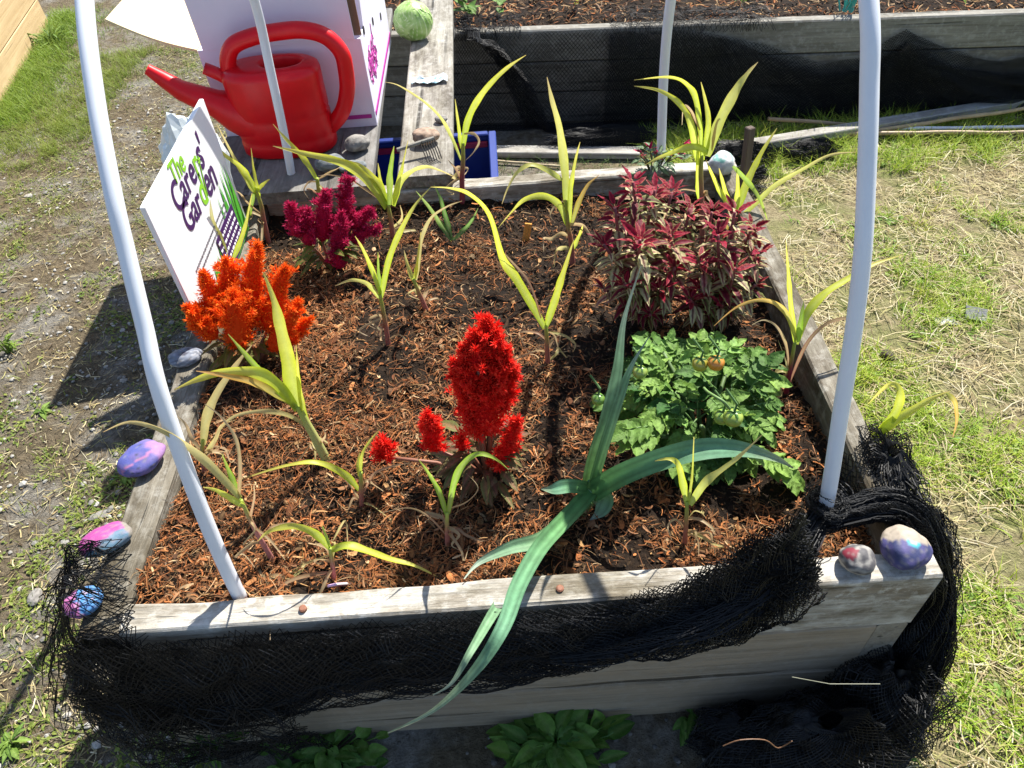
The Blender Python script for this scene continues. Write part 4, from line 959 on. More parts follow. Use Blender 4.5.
# ------------------------------------------------------------------ coleus
def coleus(basepx, tops, label, rad, nl):
    B = onz(*basepx, H-.08); B.z = soilz(B.x, B.y); B = onz(*basepx, B.z); root = thing('coleus_plant', B, label, 'coleus', 'red and cream coleus plants')
    st = MB(); lo = MB(); tp = MB()
    for (u, v, dy, sz) in tops:
        e = ony(u, v, B.y+dy); ax = e-B; L = ax.length; mid = lerp(B, e, .5)+V((G(0, .01), G(0, .01), .01))
        st.tube(spline([B-V((0, 0, .01)), mid, e], 5), .0032, 6, (.22, .05, .06)); K = max(6, int(L/.015))
        for i in range(K):
            t = .18+.82*i/(K-1); c0 = lerp(lerp(B, mid, min(1, t*2)), e, max(0, t*2-1)) if t > .5 else lerp(B, mid, t*2)
            topness = ss(.80, 1.0, t); n_ = 2 if t < .8 else (4 if t < .95 else 6)
            for q in range(n_):
                an = i*1.571+q*6.2832/n_+G(0, .25); d = V((math.cos(an), math.sin(an), lerp(.12, .75, topness)+G(0, .12)))
                ln = lerp(U(.036, .062), U(.022, .040), topness)*sz; wd = ln*U(.29, .42)
                if topness > .55:
                    edge = mix((.40, .014, .05), (.40, .30, .14), R_()**1.8); midc = mix((.34, .004, .032), (.20, .004, .022), R_()); vein = (.16, .004, .02)
                else:
                    g = R_(); edge = mix((.08, .12, .025), (.46, .46, .17), R_()**1.3); midc = random.choice([(.62, .52, .28), (.56, .40, .24), (.22, .012, .035), (.16, .01, .025), (.28, .02, .05), (.20, .012, .03), (.13, .15, .04), (.22, .24, .07), (.50, .26, .22)]); vein = mix((.17, .008, .03), (.09, .008, .02), R_())
                    if R_() < .22: edge = (.50, .50, .20); midc = (.62, .54, .32)
                broadleaf(lo, c0+d*.006, d, ln, wd, (edge, midc, vein), droop=lerp(U(.6, 1.3), U(.1, .6), topness), n=9, serr=.10)
    st.build('stem', M_stem, root, smooth=True); lo.build('foliage', M_col, root, smooth=True)
    return root
coleus((645, 318), [(633, 182, .02, 1.0), (615, 208, -.01, .9), (655, 190, .05, .95), (672, 192, .09, .9), (604, 245, -.05, .9), (640, 240, -.08, 1.1), (670, 235, 0, 1), (625, 285, -.09, .9), (660, 290, -.07, .95), (605, 290, -.03, .8), (690, 208, .08, .9), (650, 315, -.08, .8), (675, 268, -.04, 1.0), (620, 225, .03, 1.)],
       'left coleus, magenta topped with cream edged leaves, behind the tomato bush', .1, 0)
coleus((715, 322), [(735, 212, .02, 1.05), (752, 228, .03, .95), (718, 235, -.02, 1.0), (760, 252, .0, .9), (700, 262, -.04, 1.0), (735, 268, -.05, 1.0), (690, 300, -.07, .9), (755, 285, -.03, .85), (722, 305, -.06, .9), (745, 240, .04, .9), (700, 290, -.05, .9), (712, 212, .06, .9)],
       'right coleus with a bright crimson top beside the right hand plank', .1, 0)
# impatiens-like flowers behind the coleus
B = onz(652, 186, H-.05); root = thing('flowering_plant', B, 'small pink budded plant around the base of the back right pipe leg', 'flower')
lm = MB(); fm = MB()
for k in range(60):
    an = U(0, 6.28); p = B+V((math.cos(an)*U(.0, .07), math.sin(an)*U(0, .035), U(.03, .11))); c = mix((.04, .10, .03), (.20, .28, .16), R_())
    broadleaf(lm, p, V((math.cos(an), math.sin(an), U(-.2, .8))), U(.02, .035), U(.010, .016), (c, c, mix(c, (.4, .5, .3), .5)), droop=.6)
for (u, v) in ((642, 153), (650, 149), (657, 152), (672, 151), (684, 145), (690, 142), (677, 157), (640, 156), (663, 160)):
    p = ony(u, v, B.y+.0); d = V((G(0, .6), G(0, .4), .3))
    for q in range(3): broadleaf(fm, p, d+V((G(0, .4), G(0, .4), G(0, .4))), U(.016, .026), .009, ((.55, .012, .09), (.48, .01, .08), (.30, .006, .05)), droop=.3)
    lm.tube([B+V((0, 0, .02)), lerp(B, p, .6)+V((0, 0, .02)), p], .0018, 5, (.15, .16, .06))
lm.build('foliage', M_tom, root, smooth=True); fm.build('flower_buds', M_col, root, smooth=True)

# ------------------------------------------------------------------ tomato bush
B = onz(702, 455, H-.07); B.z = soilz(B.x, B.y); tomp = thing('tomato_plant', B, 'bushy green tomato plant with unripe fruit by the right hand plank', 'tomato plant')
lm = MB(); st = MB()
def leaflet(m, p, d, L, c, dr):
    d = d.normalized(); sd = d.cross(V((0, 0, 1))); sd = sd.normalized() if sd.length > 1e-3 else V((1, 0, 0)); sd = Matrix.Rotation(G(0, .35), 3, d) @ sd
    prof = [.08, .62, .92, .84, .90, .68, .56, .30, .03]; n = len(prof)-1; vs = []; cc = []; q = p.copy(); dd = d.copy(); W = L*.36
    for i, w_ in enumerate(prof):
        nn = sd.cross(dd)
        for j in (-1, -.5, 0, .5, 1):
            vs.append(q+sd*(j*w_*W)+nn*(abs(j)*.22*W-(.10*W if j == 0 else 0)+.10*W*math.sin(i*2.4+j*4)))
            k = (1.25 if j == 0 else (.85 if i % 2 else 1.08)); cc.append(tuple(x*k for x in c))
        dd = (dd-V((0, 0, dr/n))).normalized(); q = q+dd*(L/n)
    m.add(vs, [(i*5+j, i*5+j+1, (i+1)*5+j+1, (i+1)*5+j) for i in range(n) for j in range(4)], cc)
def tomleaf(p, d, L):
    d = d.normalized(); pts = [p]; dd = d.copy(); n = 5
    for i in range(n): dd = (dd-V((0, 0, .14))).normalized(); pts.append(pts[-1]+dd*(L/n))
    st.tube(pts, [.0018-.0002*i for i in range(n+1)], 5, (.12, .22, .06))
    c = mix((.035, .11, .02), (.23, .37, .07), R_()**1.3)
    if R_() < .15: c = (.19, .34, .075)
    for i in range(2, n+1):
        tg = (pts[i]-pts[i-1]).normalized(); s = tg.cross(V((0, 0, 1))); s = s.normalized() if s.length > 1e-3 else V((1, 0, 0))
        ll = L*U(.34, .56)*(.8 if i == 2 else 1)
        if i < n or True:
            for sg_ in (-1, 1): leaflet(lm, pts[i]-tg*L*.05, s*sg_+tg*.7+V((0, 0, U(-.1, .35))), ll, c, U(.4, 1.0))
    leaflet(lm, pts[-1], dd+V((0, 0, .1)), L*.55, c, .7)
C0 = ony(695, 405, B.y+.06); 
for k in range(165):
    # points through the bush volume, more on the lit top
    th_ = U(0, 6.2832); ph = math.acos(U(-.25, 1)); r = U(.45, 1.0)**.5
    d = V((math.sin(ph)*math.cos(th_), math.sin(ph)*math.sin(th_), math.cos(ph)))
    p = C0+V((d.x*.122*r, d.y*.125*r+.02, d.z*.095*r-.02)); p.z = max(p.z, B.z+.02)
    tomleaf(p-d*.02+V((G(0, .012), G(0, .012), G(0, .014))), d*.8+V((G(0, .5), G(0, .5), U(0, .6))), U(.034, .072))
for k in range(10):
    an = U(0, 6.28); e = C0+V((math.cos(an)*.10, math.sin(an)*.10, U(-.02, .06))); st.tube(spline([B, lerp(B, e, .5)+V((0, 0, .02)), e], 4), .004, 6, (.10, .17, .05))
tips = [ony(u, v, B.y+d) for (u, v, d) in ((745, 455, -.05), (760, 460, -.06), (775, 470, -.06), (640, 430, -.05), (650, 440, -.06))]
for e in tips: tomleaf(lerp(B, e, .75)+V((0, 0, .02)), (e-B), .07)
lm.build('foliage', M_tom, tomp, smooth=True); st.build('stem', M_stem, tomp, smooth=True)
def tomato(u, v, dy, r, col, col2):
    p = ony(u, v, B.y+dy); m = MB(); N_, K = 20, 12
    for i in range(K+1):
        ph = math.pi*i/K
        for k in range(N_):
            an = 6.2832*k/N_; rr = r*(1+.03*math.cos(5*an)*math.sin(ph)); m.v.append((p.x+rr*math.sin(ph)*math.cos(an), p.y+rr*math.sin(ph)*math.sin(an), p.z+r*.9*math.cos(ph)-.1*r*math.exp(-ph*4))); m.c.append(mix(col2, col, ss(.0, 1.2, ph)))
    m.f = [(i*N_+k, (i+1)*N_+k, (i+1)*N_+(k+1) % N_, i*N_+(k+1) % N_) for i in range(K) for k in range(N_)]
    o = m.build('tomato', M_tomato, tomp, origin=p, smooth=True); cx = MB()
    for k in range(5):
        an = k*1.2566; d = V((math.cos(an), math.sin(an), .25)); broadleaf(cx, p+V((0, 0, r*.85)), d, r*.9, r*.28, ((.07, .18, .04),)*3, droop=.8, n=4)
    cx.tube([p+V((0, 0, r*.8)), p+V((.004, .006, r*1.6)), p+V((-.01, .03, r*2.4))], .002, 6, (.10, .2, .06)); cx.build('calyx', M_tom, o); return o
tomato(733, 418, -.055, .0165, (.33, .42, .07), (.24, .36, .06)); tomato(722, 417, -.035, .0145, (.27, .38, .07), (.2, .33, .06))
tomato(716, 363, .04, .0145, (.55, .20, .025), (.42, .26, .04)); tomato(700, 364, .05, .014, (.35, .30, .04), (.25, .28, .05)); tomato(598, 399, .0, .0115, (.16, .28, .05), (.12, .22, .04)); tomato(640, 372, .05, .013, (.28, .36, .07), (.2, .33, .06))
m = MB()
tr = [ony(u, v, B.y+d) for (u, v, d) in ((704, 388, .0), (708, 392, -.02), (716, 397, -.045), (724, 402, -.055), (730, 409, -.058))]; m.tube(spline(tr, 5), .0024, 6, (.16, .27, .08))
m.build('truss', M_stem, tomp, smooth=True)

# ------------------------------------------------------------------ small bits in the bed
m = MB(); p = onz(527, 236, H-.045); p.z = soilz(p.x, p.y); m.box((0, 0, 0), (.018, .006, .055), bev=.001); q = Matrix.Rotation(.2, 3, 'Y') @ Matrix.Rotation(-.15, 3, 'X'); m.v = [tuple(q @ V(a)+p+V((0, 0, .018))) for a in m.v]; m.c = [(.60, .27, .06)]*len(m.v)
tag(m.build('wood_chip', M_chip, origin=p), 'orange sliver of wood stuck upright in the mulch near the back', 'wood chip')
m = MB(); p = onz(338, 590, H-.02); m.box((0, 0, 0), (.016, .004, .05), bev=.001); q = Matrix.Rotation(-.3, 3, 'Y') @ Matrix.Rotation(.5, 3, 'X'); m.v = [tuple(q @ V(a)+p+V((0, .012, -.005))) for a in m.v]; m.c = [(.72, .45, .68) if i % 3 else (.72, .70, .72) for i in range(len(m.v))]
tag(m.build('plant_tag', M_foil, origin=p), 'tiny white and lilac plant tag behind the front rim', 'plant tag')
lf_ = MB(); p = onz(150, 571, H-.025); broadleaf(lf_, p, V((1, .25, .2)), .045, .034, ((.55, .40, .26), (.60, .46, .32), (.45, .30, .18)), droop=.2, serr=.15)
tag(lf_.build('dead_leaf', M_leaf, origin=p), 'pale dead leaf on the mulch near the front left corner', 'leaf')

# ------------------------------------------------------------------ netting
def net(m, S, nu, nv, r, su=2, sv=2, dia=True, drop=0.0):
    """knotted mesh: strands along both diagonals of a nu x nv grid on the surface S(u,v)"""
    def seg(pts):
        if len(pts) < 2: return
        n = 3; k = len(pts); vs = []
        for i, q in enumerate(pts):
            t = pts[min(i+1, k-1)]-pts[max(i-1, 0)]; t = t.normalized() if t.length > 1e-9 else V((1, 0, 0)); x = t.orthogonal().normalized(); y_ = t.cross(x)
            for a in (0, 2.094, 4.189): vs.append(q+(x*math.cos(a)+y_*math.sin(a))*r)
        m.add(vs, [(i*3+a, i*3+(a+1) % 3, (i+1)*3+(a+1) % 3, (i+1)*3+a) for i in range(k-1) for a in range(3)])
    cache = {}
    def P(i, j):
        if (i, j) not in cache: cache[(i, j)] = S(i/nu, j/nv)
        return cache[(i, j)]
    if dia:
        for sgn in (1, -1):
            for s in range(-nv, nu+nv+1):
                pts = []
                for j in range(nv+1):
                    i = s+sgn*j
                    if 0 <= i <= nu and not (drop and R_() < drop): pts.append(P(i, j))
                    else: seg(pts); pts = []
                seg(pts)
    else:
        for i in range(nu+1): seg([P(i, j) for j in range(nv+1)])
        for j in range(nv+1): seg([P(i, j) for i in range(nu+1)])
def poly(P, u):
    x = u*(len(P)-1); i = min(int(x), len(P)-2); return lerp(P[i], P[i+1], x-i)
netm = MB()
# front drape: lower edge and upper edge as points on the front face
def fz(u, v): q = ony(u, v, -.025); return V((q.x, q.z))
lowE = [fz(*p) for p in ((95, 712), (160, 728), (230, 728), (285, 716), (330, 698), (400, 690), (507, 680), (580, 668), (640, 657), (700, 648), (747, 638), (780, 618), (822, 592))]
topE = [fz(*p) for p in ((60, 650), (130, 650), (200, 646), (270, 640), (340, 634), (410, 628), (480, 622), (550, 616), (620, 608), (680, 596), (730, 580), (775, 562), (815, 540))]
def drape(seed, off, amp, sk=0, shrink=0):
    def S(u, v):
        a = poly(topE, u); b_ = poly(lowE, u); v2 = v**.85
        q = lerp(a, b_, v2*(1-shrink)); x, z = q.x, q.y
        nz = noise.noise(V((u*9+seed, v*3, seed)))*amp+noise.noise(V((u*26, v*7+seed, 3)))*amp*.5
        yy = -.008-off-abs(nz)*.8-.018*math.sin(math.pi*v)*(1-.6*u)
        x += noise.noise(V((u*14, v*4, seed+8)))*.018+noise.noise(V((u*45, v*14, seed+2)))*.008; z += noise.noise(V((u*12+4, v*5, seed)))*.018+noise.noise(V((u*47+4, v*13, seed+9)))*.008
        # at the right the net climbs over the rim
        up = ss(.66, .92, u)*(1-v)**.8
        yy += up*.04; 
        if yy > -.004 and z < H+.004: 
            if up > .25: z = H+.006+off*.5+abs(nz)*.6
            else: yy = -.006-off*.3
        return V((x, yy, max(z, .006)))
    return S
for (sd_, off, amp, nu, nv) in ((1, .0, .02, 105, 20), (2, .006, .025, 120, 26), (3, .012, .03, 96, 18), (5, .020, .03, 120, 24), (7, .008, .03, 130, 32), (8, .012, .03, 115, 32)):
    net(netm, drape(sd_*3.7, off, amp, shrink=(0 if sd_ != 3 else .2)), nu, nv, .00075, drop=.006)
# net over the front left corner and the stones, open mesh
BS = onz(83, 600, H+.02)
inE = [V((-.665, .150, .475)), V((-.625, .138, .490)), V((-.585, .115, .50)), V((-.575, .06, .49)), V((-.565, .020, .48)), V((-.53, -.012, .474))]
outE = [onz(76, 575, .45), onz(58, 592, .42), onz(42, 632, .33), onz(44, 690, .22), onz(75, 735, .10), onz(150, 760, .03)]
def corner(seed, off):
    def S(u, v):
        a = poly(inE, u); b_ = poly(outE, u); q = lerp(a, b_, v)
        q.z += .035*math.sin(math.pi*min(1, v*1.1))+off
        q += V((noise.noise(V((u*6+seed, v*5, 1))), noise.noise(V((u*6, v*5+seed, 2))), noise.noise(V((u*7, v*6, seed)))))*.020
        q += V((noise.noise(V((u*19+seed, v*15, 1))), noise.noise(V((u*19, v*15+seed, 2))), 0))*.008
        ge = math.exp(-(((q.x-BS.x)/.046)**2+((q.y-BS.y)/.042)**2)**2)
        q.z = lerp(q.z, max(q.z, H+.050+off), min(1, ge*1.3))
        if X0-.012 < q.x and q.y > -.012: q.z = max(q.z, H+.002+off*.3)
        q.z = max(q.z, .008); return q
    return S
for (sd_, off, nu, nv) in ((1, .006, 24, 12), (4, .014, 20, 9)): net(netm, corner(sd_, off), nu, nv, .0008, drop=.015)
# gathered skirt hanging down at the front left
def skirt(seed, off):
    def S(u, v):
        x = lerp(-.70, -.36, u)+.03*noise.noise(V((u*8, v*3, seed))); z = lerp(.36-.08*u, .02+.05*abs(noise.noise(V((u*7, seed, 1)))), v)+.02*noise.noise(V((u*6, v*4, seed+2)))
        y_ = -.025-off-.055*math.sin(math.pi*(.25+.75*v))*(1-.5*u)-.03*noise.noise(V((u*11+seed, v*2.5, 5)))
        if x < X0: y_ += (X0-x)*1.3
        return V((x+.012*noise.noise(V((u*20, v*20, seed))), y_, max(z, .006)+.010*noise.noise(V((u*21+seed, v*20, 3)))))
    return S
for s_ in range(2): net(netm, skirt(s_*2.9, s_*.012), 30, 17, .0007, drop=.05)
# bunched rope of net over the right part of the rim, round the pipe and out over the end
def bunch(path, wid, hgt, n, seed, r=.0008, jit=.012):
    sp = spline([V(p) for p in path], 9); k = len(sp)
    for a in range(n):
        o1, o2 = G(0, .45), abs(G(0, .5)); ph = U(0, 9); pts = []
        i0 = random.randint(0, max(0, int(k*.35))) if R_() < .5 else 0; i1 = k if R_() < .6 else random.randint(int(k*.6), k)
        for i in range(i0, i1):
            t = i/(k-1); tg = (sp[min(i+1, k-1)]-sp[max(i-1, 0)]).normalized(); s = tg.cross(V((0, 0, 1))); s = s.normalized() if s.length > 1e-3 else V((1, 0, 0)); nn = s.cross(tg)
            w_ = poly(wid, t); h_ = poly(hgt, t)
            q = sp[i]+s*(w_*(max(-.9, min(.9, o1))+.28*noise.noise(V((t*7+ph, a*.37, seed)))))+nn*(h_*(o2+.25*noise.noise(V((t*8, a*.61, seed+ph)))))
            q += V((G(0, 1), G(0, 1), G(0, 1)))*.0005; q.z = max(q.z, .004); pts.append(q)
        nn_ = len(pts)
        if nn_ < 3: continue
        vs = []
        for i, q in enumerate(pts):
            t = pts[min(i+1, nn_-1)]-pts[max(i-1, 0)]; t = t.normalized(); x = t.orthogonal().normalized(); y_ = t.cross(x)
            for an in (0, 2.094, 4.189): vs.append(q+(x*math.cos(an)+y_*math.sin(an))*r)
        netm.add(vs, [(i*3+b, i*3+(b+1) % 3, (i+1)*3+(b+1) % 3, (i+1)*3+b) for i in range(nn_-1) for b in range(3)])
Z = H
def gather(path, wid, hgt, nu, nv, seed, layers, folds=3, r=.0008):
    # net gathered into a rope: flattened, pleated sheet along a path
    sp = spline([V(p) for p in path], 9); k = len(sp)
    for l in range(layers):
        def S(u, v):
            x = u*(k-1); i = min(int(x), k-2); q = lerp(sp[i], sp[i+1], x-i); tg = (sp[min(i+2, k-1)]-sp[max(i-1, 0)]).normalized()
            s = tg.cross(V((0, 0, 1))); s = s.normalized() if s.length > 1e-3 else V((1, 0, 0)); nn = s.cross(tg); w_ = poly(wid, u); h_ = poly(hgt, u)
            f = v*folds*6.2832+noise.noise(V((u*5, l*3.1, seed)))*2
            a = (v-.5)*2*(.85+.3*noise.noise(V((u*6, v*2, seed+l))))+.10*noise.noise(V((u*14, v*5, l+seed)))
            e_ = (.5+.35*math.sin(f))*(1-a*a*.6)+.3*noise.noise(V((u*9, v*7, seed+2*l)))-l*.12
            q = q+s*(w_*.5*a)+nn*(h_*e_)+V((noise.noise(V((u*40, v*17, seed))), noise.noise(V((u*40, v*17, seed+5))), 0))*.003
            q.z = max(q.z, .004); return q
        net(netm, S, nu, nv, r, drop=.004)
W1 = [(.06, -.034, Z-.075), (.18, -.034, Z-.05), (.28, -.024, Z-.014), (.36, .008, Z+.008), (.44, .055, Z+.012), (.497, .105, Z+.016), (.53, .125, Z+.018)]
gather(W1, [.05, .075, .085, .08, .055, .035, .03], [.012, .02, .025, .03, .035, .035, .03], 60, 26, 1, 6)
bunch(W1, [.03, .042, .045, .042, .03, .018, .016], [.008, .012, .014, .016, .02, .025, .02], 90, 1)
E2 = [onz(812, 524, Z+.012), onz(850, 512, Z+.018), onz(890, 506, Z+.018), onz(918, 522, Z+.0), onz(932, 558, .41), onz(936, 600, .32), onz(922, 645, .22), onz(895, 690, .12), onz(850, 735, .05)]
gather(E2, [.04, .05, .06, .065, .07, .08, .10, .13, .16], [.03, .03, .028, .03, .03, .03, .04, .05, .06], 90, 26, 4, 6)
bunch(E2, [.02, .025, .03, .03, .03, .035, .04, .05, .07], [.02, .02, .018, .018, .018, .02, .025, .03, .04], 90, 2)
# ring of net tied round the pipe leg
ring = [V((.504+.021*math.cos(a), .112+.021*math.sin(a), Z+.03+.004*math.sin(a*2))) for a in [i*.42 for i in range(16)]]
bunch(ring, [.014, .014], [.028, .028], 70, 3, jit=.003)
def blob(c, r3, nlay, nu, nv, seed, rr=.0008, a0=0, a1=6.2832, lat=(-.1, 1.0)):
    for l in range(nlay):
        k = 1-.13*l
        def S(u, v):
            an = lerp(a0, a1, u); la = lerp(lat[0], lat[1], v)*math.pi/2; d = V((math.cos(an)*math.cos(la), math.sin(an)*math.cos(la), math.sin(la)))
            f = k*(1+.30*noise.noise(d*2.2+V((seed+l, 0, 0)))+.16*noise.noise(d*6+V((0, seed, l))))
            return V((c[0]+d.x*r3[0]*f, c[1]+d.y*r3[1]*f, max(.005, c[2]+d.z*r3[2]*f)))
        net(netm, S, nu, nv, rr, drop=.02)
# puffy mass outside the right plank and the heap at the front right
def pb(u, v, z): q = onz(u, v, z); return (q.x, q.y, q.z)
blob(pb(876, 486, .41), (.062, .105, .095), 5, 46, 22, 3, lat=(-.92, .93))
blob(pb(908, 560, .30), (.058, .10, .13), 4, 46, 24, 7, lat=(-.92, .93))
blob(pb(898, 640, .14), (.06, .09, .13), 4, 46, 24, 5, lat=(-.9, .93))
blob(pb(808, 752, .04), (.17, .08, .15), 6, 70, 26, 11, lat=(-.3, .93))
blob(pb(872, 705, .06), (.11, .10, .18), 6, 60, 28, 13, lat=(-.4, .93))
blob(pb(738, 735, .02), (.09, .05, .06), 4, 54, 16, 17, lat=(-.3, .93))
tag(netm.build('garden_netting', M_net), 'black garden netting draped along the front of the near bed and heaped at its corner', 'netting')

# netting on the far bed
netm = MB()
def farS(topP, lowP, seed, off, amp):
    def S(u, v):
        a = poly(topP, u); b_ = poly(lowP, u); s = lerp(a[0], b_[0], v); z = lerp(a[1], b_[1], v)
        d = -.012-off-abs(noise.noise(V((u*12+seed, v*3, seed))))*amp-.05*ss(.5, 1, v)
        if z > HF: dd = (z-HF); return fpt(s, dd*3.0-.01, HF+.008+.006*noise.noise(V((u*20, v*9, seed)))) if dd > .0 else fpt(s, d, z)
        q = fpt(s+.012*noise.noise(V((u*15, v*5, seed+3))), d, z+.012*noise.noise(V((u*14, v*6, seed)))); q.z = max(q.z, .006); return q
    return S
def sz(u, v, dflt=None):
    # pixel on the far bed front plane -> (s, z)
    d = ray(u, v); n3 = V((fn.x, fn.y, 0)); t = (V((fa.x, fa.y, 0))-CAM).dot(n3)/d.dot(n3); q = CAM+d*t; return V(((V((q.x, q.y))-fa).dot(fd), q.z))
def P2(l): return [sz(*p) for p in l]
T1 = P2([(455, 34), (500, 32), (560, 30), (620, 28), (700, 30), (760, 42), (820, 62), (860, 56), (905, 27), (950, 50), (1000, 60), (1040, 50)]); 
L1 = P2([(455, 175), (500, 172), (560, 170), (620, 172), (700, 170), (760, 160), (820, 150), (860, 140), (905, 133), (950, 127), (1000, 120), (1040, 114)])
for s_ in range(2): net(netm, farS(T1, L1, s_*4.1, .006*s_, .03), 165, 34, .0007, drop=.004)
T2 = P2([(610, 30), (640, 28), (680, 28), (720, 33), (760, 48), (820, 70), (870, 66), (905, 36), (950, 62), (1000, 72), (1040, 70)]); L2 = P2([(600, 172), (650, 176), (700, 178), (740, 172), (780, 165), (830, 150), (870, 140), (910, 133), (950, 127), (1000, 120), (1040, 114)])
for s_ in range(3): net(netm, farS(T2, L2, 20+s_*3.3, .010+.012*s_, .05), 150, 34+3*s_, .0008, drop=.004)
T3 = P2([(455, 30), (480, 34), (500, 60), (520, 110), (535, 150)]); L3 = P2([(475, 30), (505, 40), (530, 70), (550, 115), (565, 160)])
for s_ in range(3): net(netm, farS(T3, L3, 40+s_*3.3, .03+.006*s_, .02), 70, 12, .0009)
# part that lies over the rim onto the soil
for (u0, u1, seed) in ((448, 520, 1), (610, 775, 5), (630, 760, 8)):
    def S(u, v):
        a = sz(lerp(u0, u1, u), 30); nz_ = noise.noise(V((u*9, v*5, seed))); d_ = lerp(-.02, .16+.10*noise.noise(V((u*5, 0, seed))), v)
        return fpt(a[0]+.035*nz_+.012*noise.noise(V((u*40, v*20, seed))), d_+.012*noise.noise(V((u*37, v*18, seed+4))), HF+.004+.03*abs(noise.noise(V((u*11, v*6, seed))))-(.03 if d_ < -.012 else 0))
    net(netm, S, 44, 14, .0007, drop=.05)
# crumpled end lying on the ground behind the bed
for l in range(5):
    def S(u, v):
        x = lerp(.36, .98, u); y_ = lerp(1.98-.05*l, 1.55+.20*u+.03*l, v); return V((x+.02*noise.noise(V((u*7, v*7, l))), y_, .012+.012*l+.045*abs(noise.noise(V((u*6, v*5, l*3.1))))))
    net(netm, S, 48, 24, .0009, drop=.01)
blob(pb(735, 160, .03), (.15, .06, .075), 4, 56, 16, 23, lat=(-.3, .93)); blob(pb(810, 152, .03), (.10, .05, .05), 3, 46, 14, 27, lat=(-.3, .93)); blob(pb(600, 140, .03), (.22, .05, .05), 3, 56, 14, 29, lat=(-.3, .93))
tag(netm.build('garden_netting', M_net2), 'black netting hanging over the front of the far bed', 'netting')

# ------------------------------------------------------------------ boards and canes by the far bed
def rod(a, e, r, col, label, name, cat, group=None, mat=M_cane, sag=.0):
    m = MB(); pts = [lerp(a, e, i/14)+V((0, 0, sag*math.sin(math.pi*i/14)))+V((0, .006*noise.noise(V((i*.3, r*900, 0))), .004*noise.noise(V((i*.4, 3, r*900))))) for i in range(15)]
    rr = [r*(1.12 if i % 4 == 2 else 1)*(1-.25*i/14) for i in range(15)]; m.tube(pts, rr, 8, [mix(col, (.25, .17, .09), .5*R_()) for i in range(15)])
    return tag(m.build(name, mat, origin=a, smooth=True), label, cat, group)
def gboard(p0, p1, wd, tk, z, label):
    a, e = onz(*p0, z), onz(*p1, z); d = e-a; L = d.length; m = MB(); m.box((0, 0, 0), (L, wd, tk), bev=.003); c = (a+e)/2
    o = m.build('board', M_board, origin=(0, 0, 0)); o.location = (c.x, c.y, z-tk/2); o.rotation_euler = (0, 0, math.atan2(d.y, d.x)); return tag(o, label, 'board')
gboard((724, 146), (1060, 92), .05, .03, .06, 'long grey board lying topmost along the foot of the far bed')
gboard((740, 148), (922, 114), .07, .025, .028, 'shorter grey board tucked under the long one')
gboard((455, 148), (640, 150), .06, .025, .03, 'grey board seen through netting beyond the blue crate')
G_ = 'canes lying along the far bed'
rod(onz(768, 119, .075), onz(905, 128, .02), .008, (.33, .23, .13), 'brown cane whose left end sticks out over the grey boards', 'bamboo_cane', 'cane', G_)
rod(onz(822, 139, .022), onz(1040, 106, .075), .009, (.45, .33, .18), 'tan cane slanting up to the right across the white pipe', 'bamboo_cane', 'cane', G_)
rod(onz(800, 134, .04), onz(1040, 132, .035), .009, (.36, .25, .15), 'cane lying lowest, along the edge of the grass', 'bamboo_cane', 'cane', G_)
rod(onz(845, 130, .034), onz(1045, 126, .034), .008, (.62, .62, .60), 'straight white pipe lying among the canes', 'pipe', 'pipe', None, M_pvc)
rod(onz(440, 158, .01), onz(560, 166, .01), .006, (.45, .36, .22), 'thin stick in the grass behind the back rim', 'stick', 'stick')

# ------------------------------------------------------------------ pale timber bed at the top left
a, e = onz(0, 110, 0), onz(50, 25, 0); dirv = (e-a).normalized(); a2 = a-dirv*1.6; nrm = V((-dirv.y, dirv.x, 0))
tb = thing('raised_bed', (a2+e)/2+nrm*.6, 'new pale timber raised bed at the far left edge', 'raised bed')
for k in range(4):
    z0 = k*.145
    for (p0, p1, w_) in ((a2, e, .045), (a2+nrm*1.2, e+nrm*1.2, .045)):
        m = MB(); L = (p1-p0).length; m.box((0, 0, 0), (.045, L, .141), bev=.003); o = m.build('plank', M_newwood, tb); off = wloc(tb)
        for vv in o.data.vertices: vv.co = vv.co+off
        c = (p0+p1)/2+nrm*.0225; o.location = V((c.x, c.y, z0+.072))-off; o.rotation_euler = (0, 0, math.atan2(-dirv.x, dirv.y))
    for (p0, s_) in ((e, -1), (a2, 1)):
        m = MB(); m.box((0, 0, 0), (1.2-.05, .045, .141), bev=.003); o = m.build('plank', M_newwood, tb); off = wloc(tb)
        for vv in o.data.vertices: vv.co = vv.co+off
        c = p0+nrm*.6225+dirv*(.0225*s_); o.location = V((c.x, c.y, z0+.072))-off; o.rotation_euler = (0, 0, math.atan2(-dirv.x, dirv.y))

# ------------------------------------------------------------------ grass, straw, weeds, gravel
def inbed(x, y): return X0-.01 < x < X1+.01 and -.01 < y < D+.01
def infar(x, y): q = V((x, y))-fa; return q.dot(fn) > -.0 and FS0 < q.dot(fd)
def intb(x, y): q = V((x, y, 0))-V((a2.x, a2.y, 0)); return q.dot(nrm) > -.0 and q.dot(dirv) < (e-a2).length+.02
def blade(m, x, y, L, wd, lean, an, col, col2, seg=2):
    p = V((x, y, 0)); d = V((math.cos(an), math.sin(an), 0)); s = V((-math.sin(an), math.cos(an), 0)); vs = []; cc = []
    for i in range(seg+1):
        t = i/seg; h = L*math.cos(lean)*(t-.35*t*t); q = p+d*(L*math.sin(lean)*t*(.6+.4*t))+V((0, 0, h+.001)); w_ = wd*(1-t*.92)
        vs += [q-s*w_/2, q+s*w_/2]; cc += [mix(col, col2, t)]*2
    m.add(vs, [(2*i, 2*i+1, 2*i+3, 2*i+2) for i in range(seg)], cc)
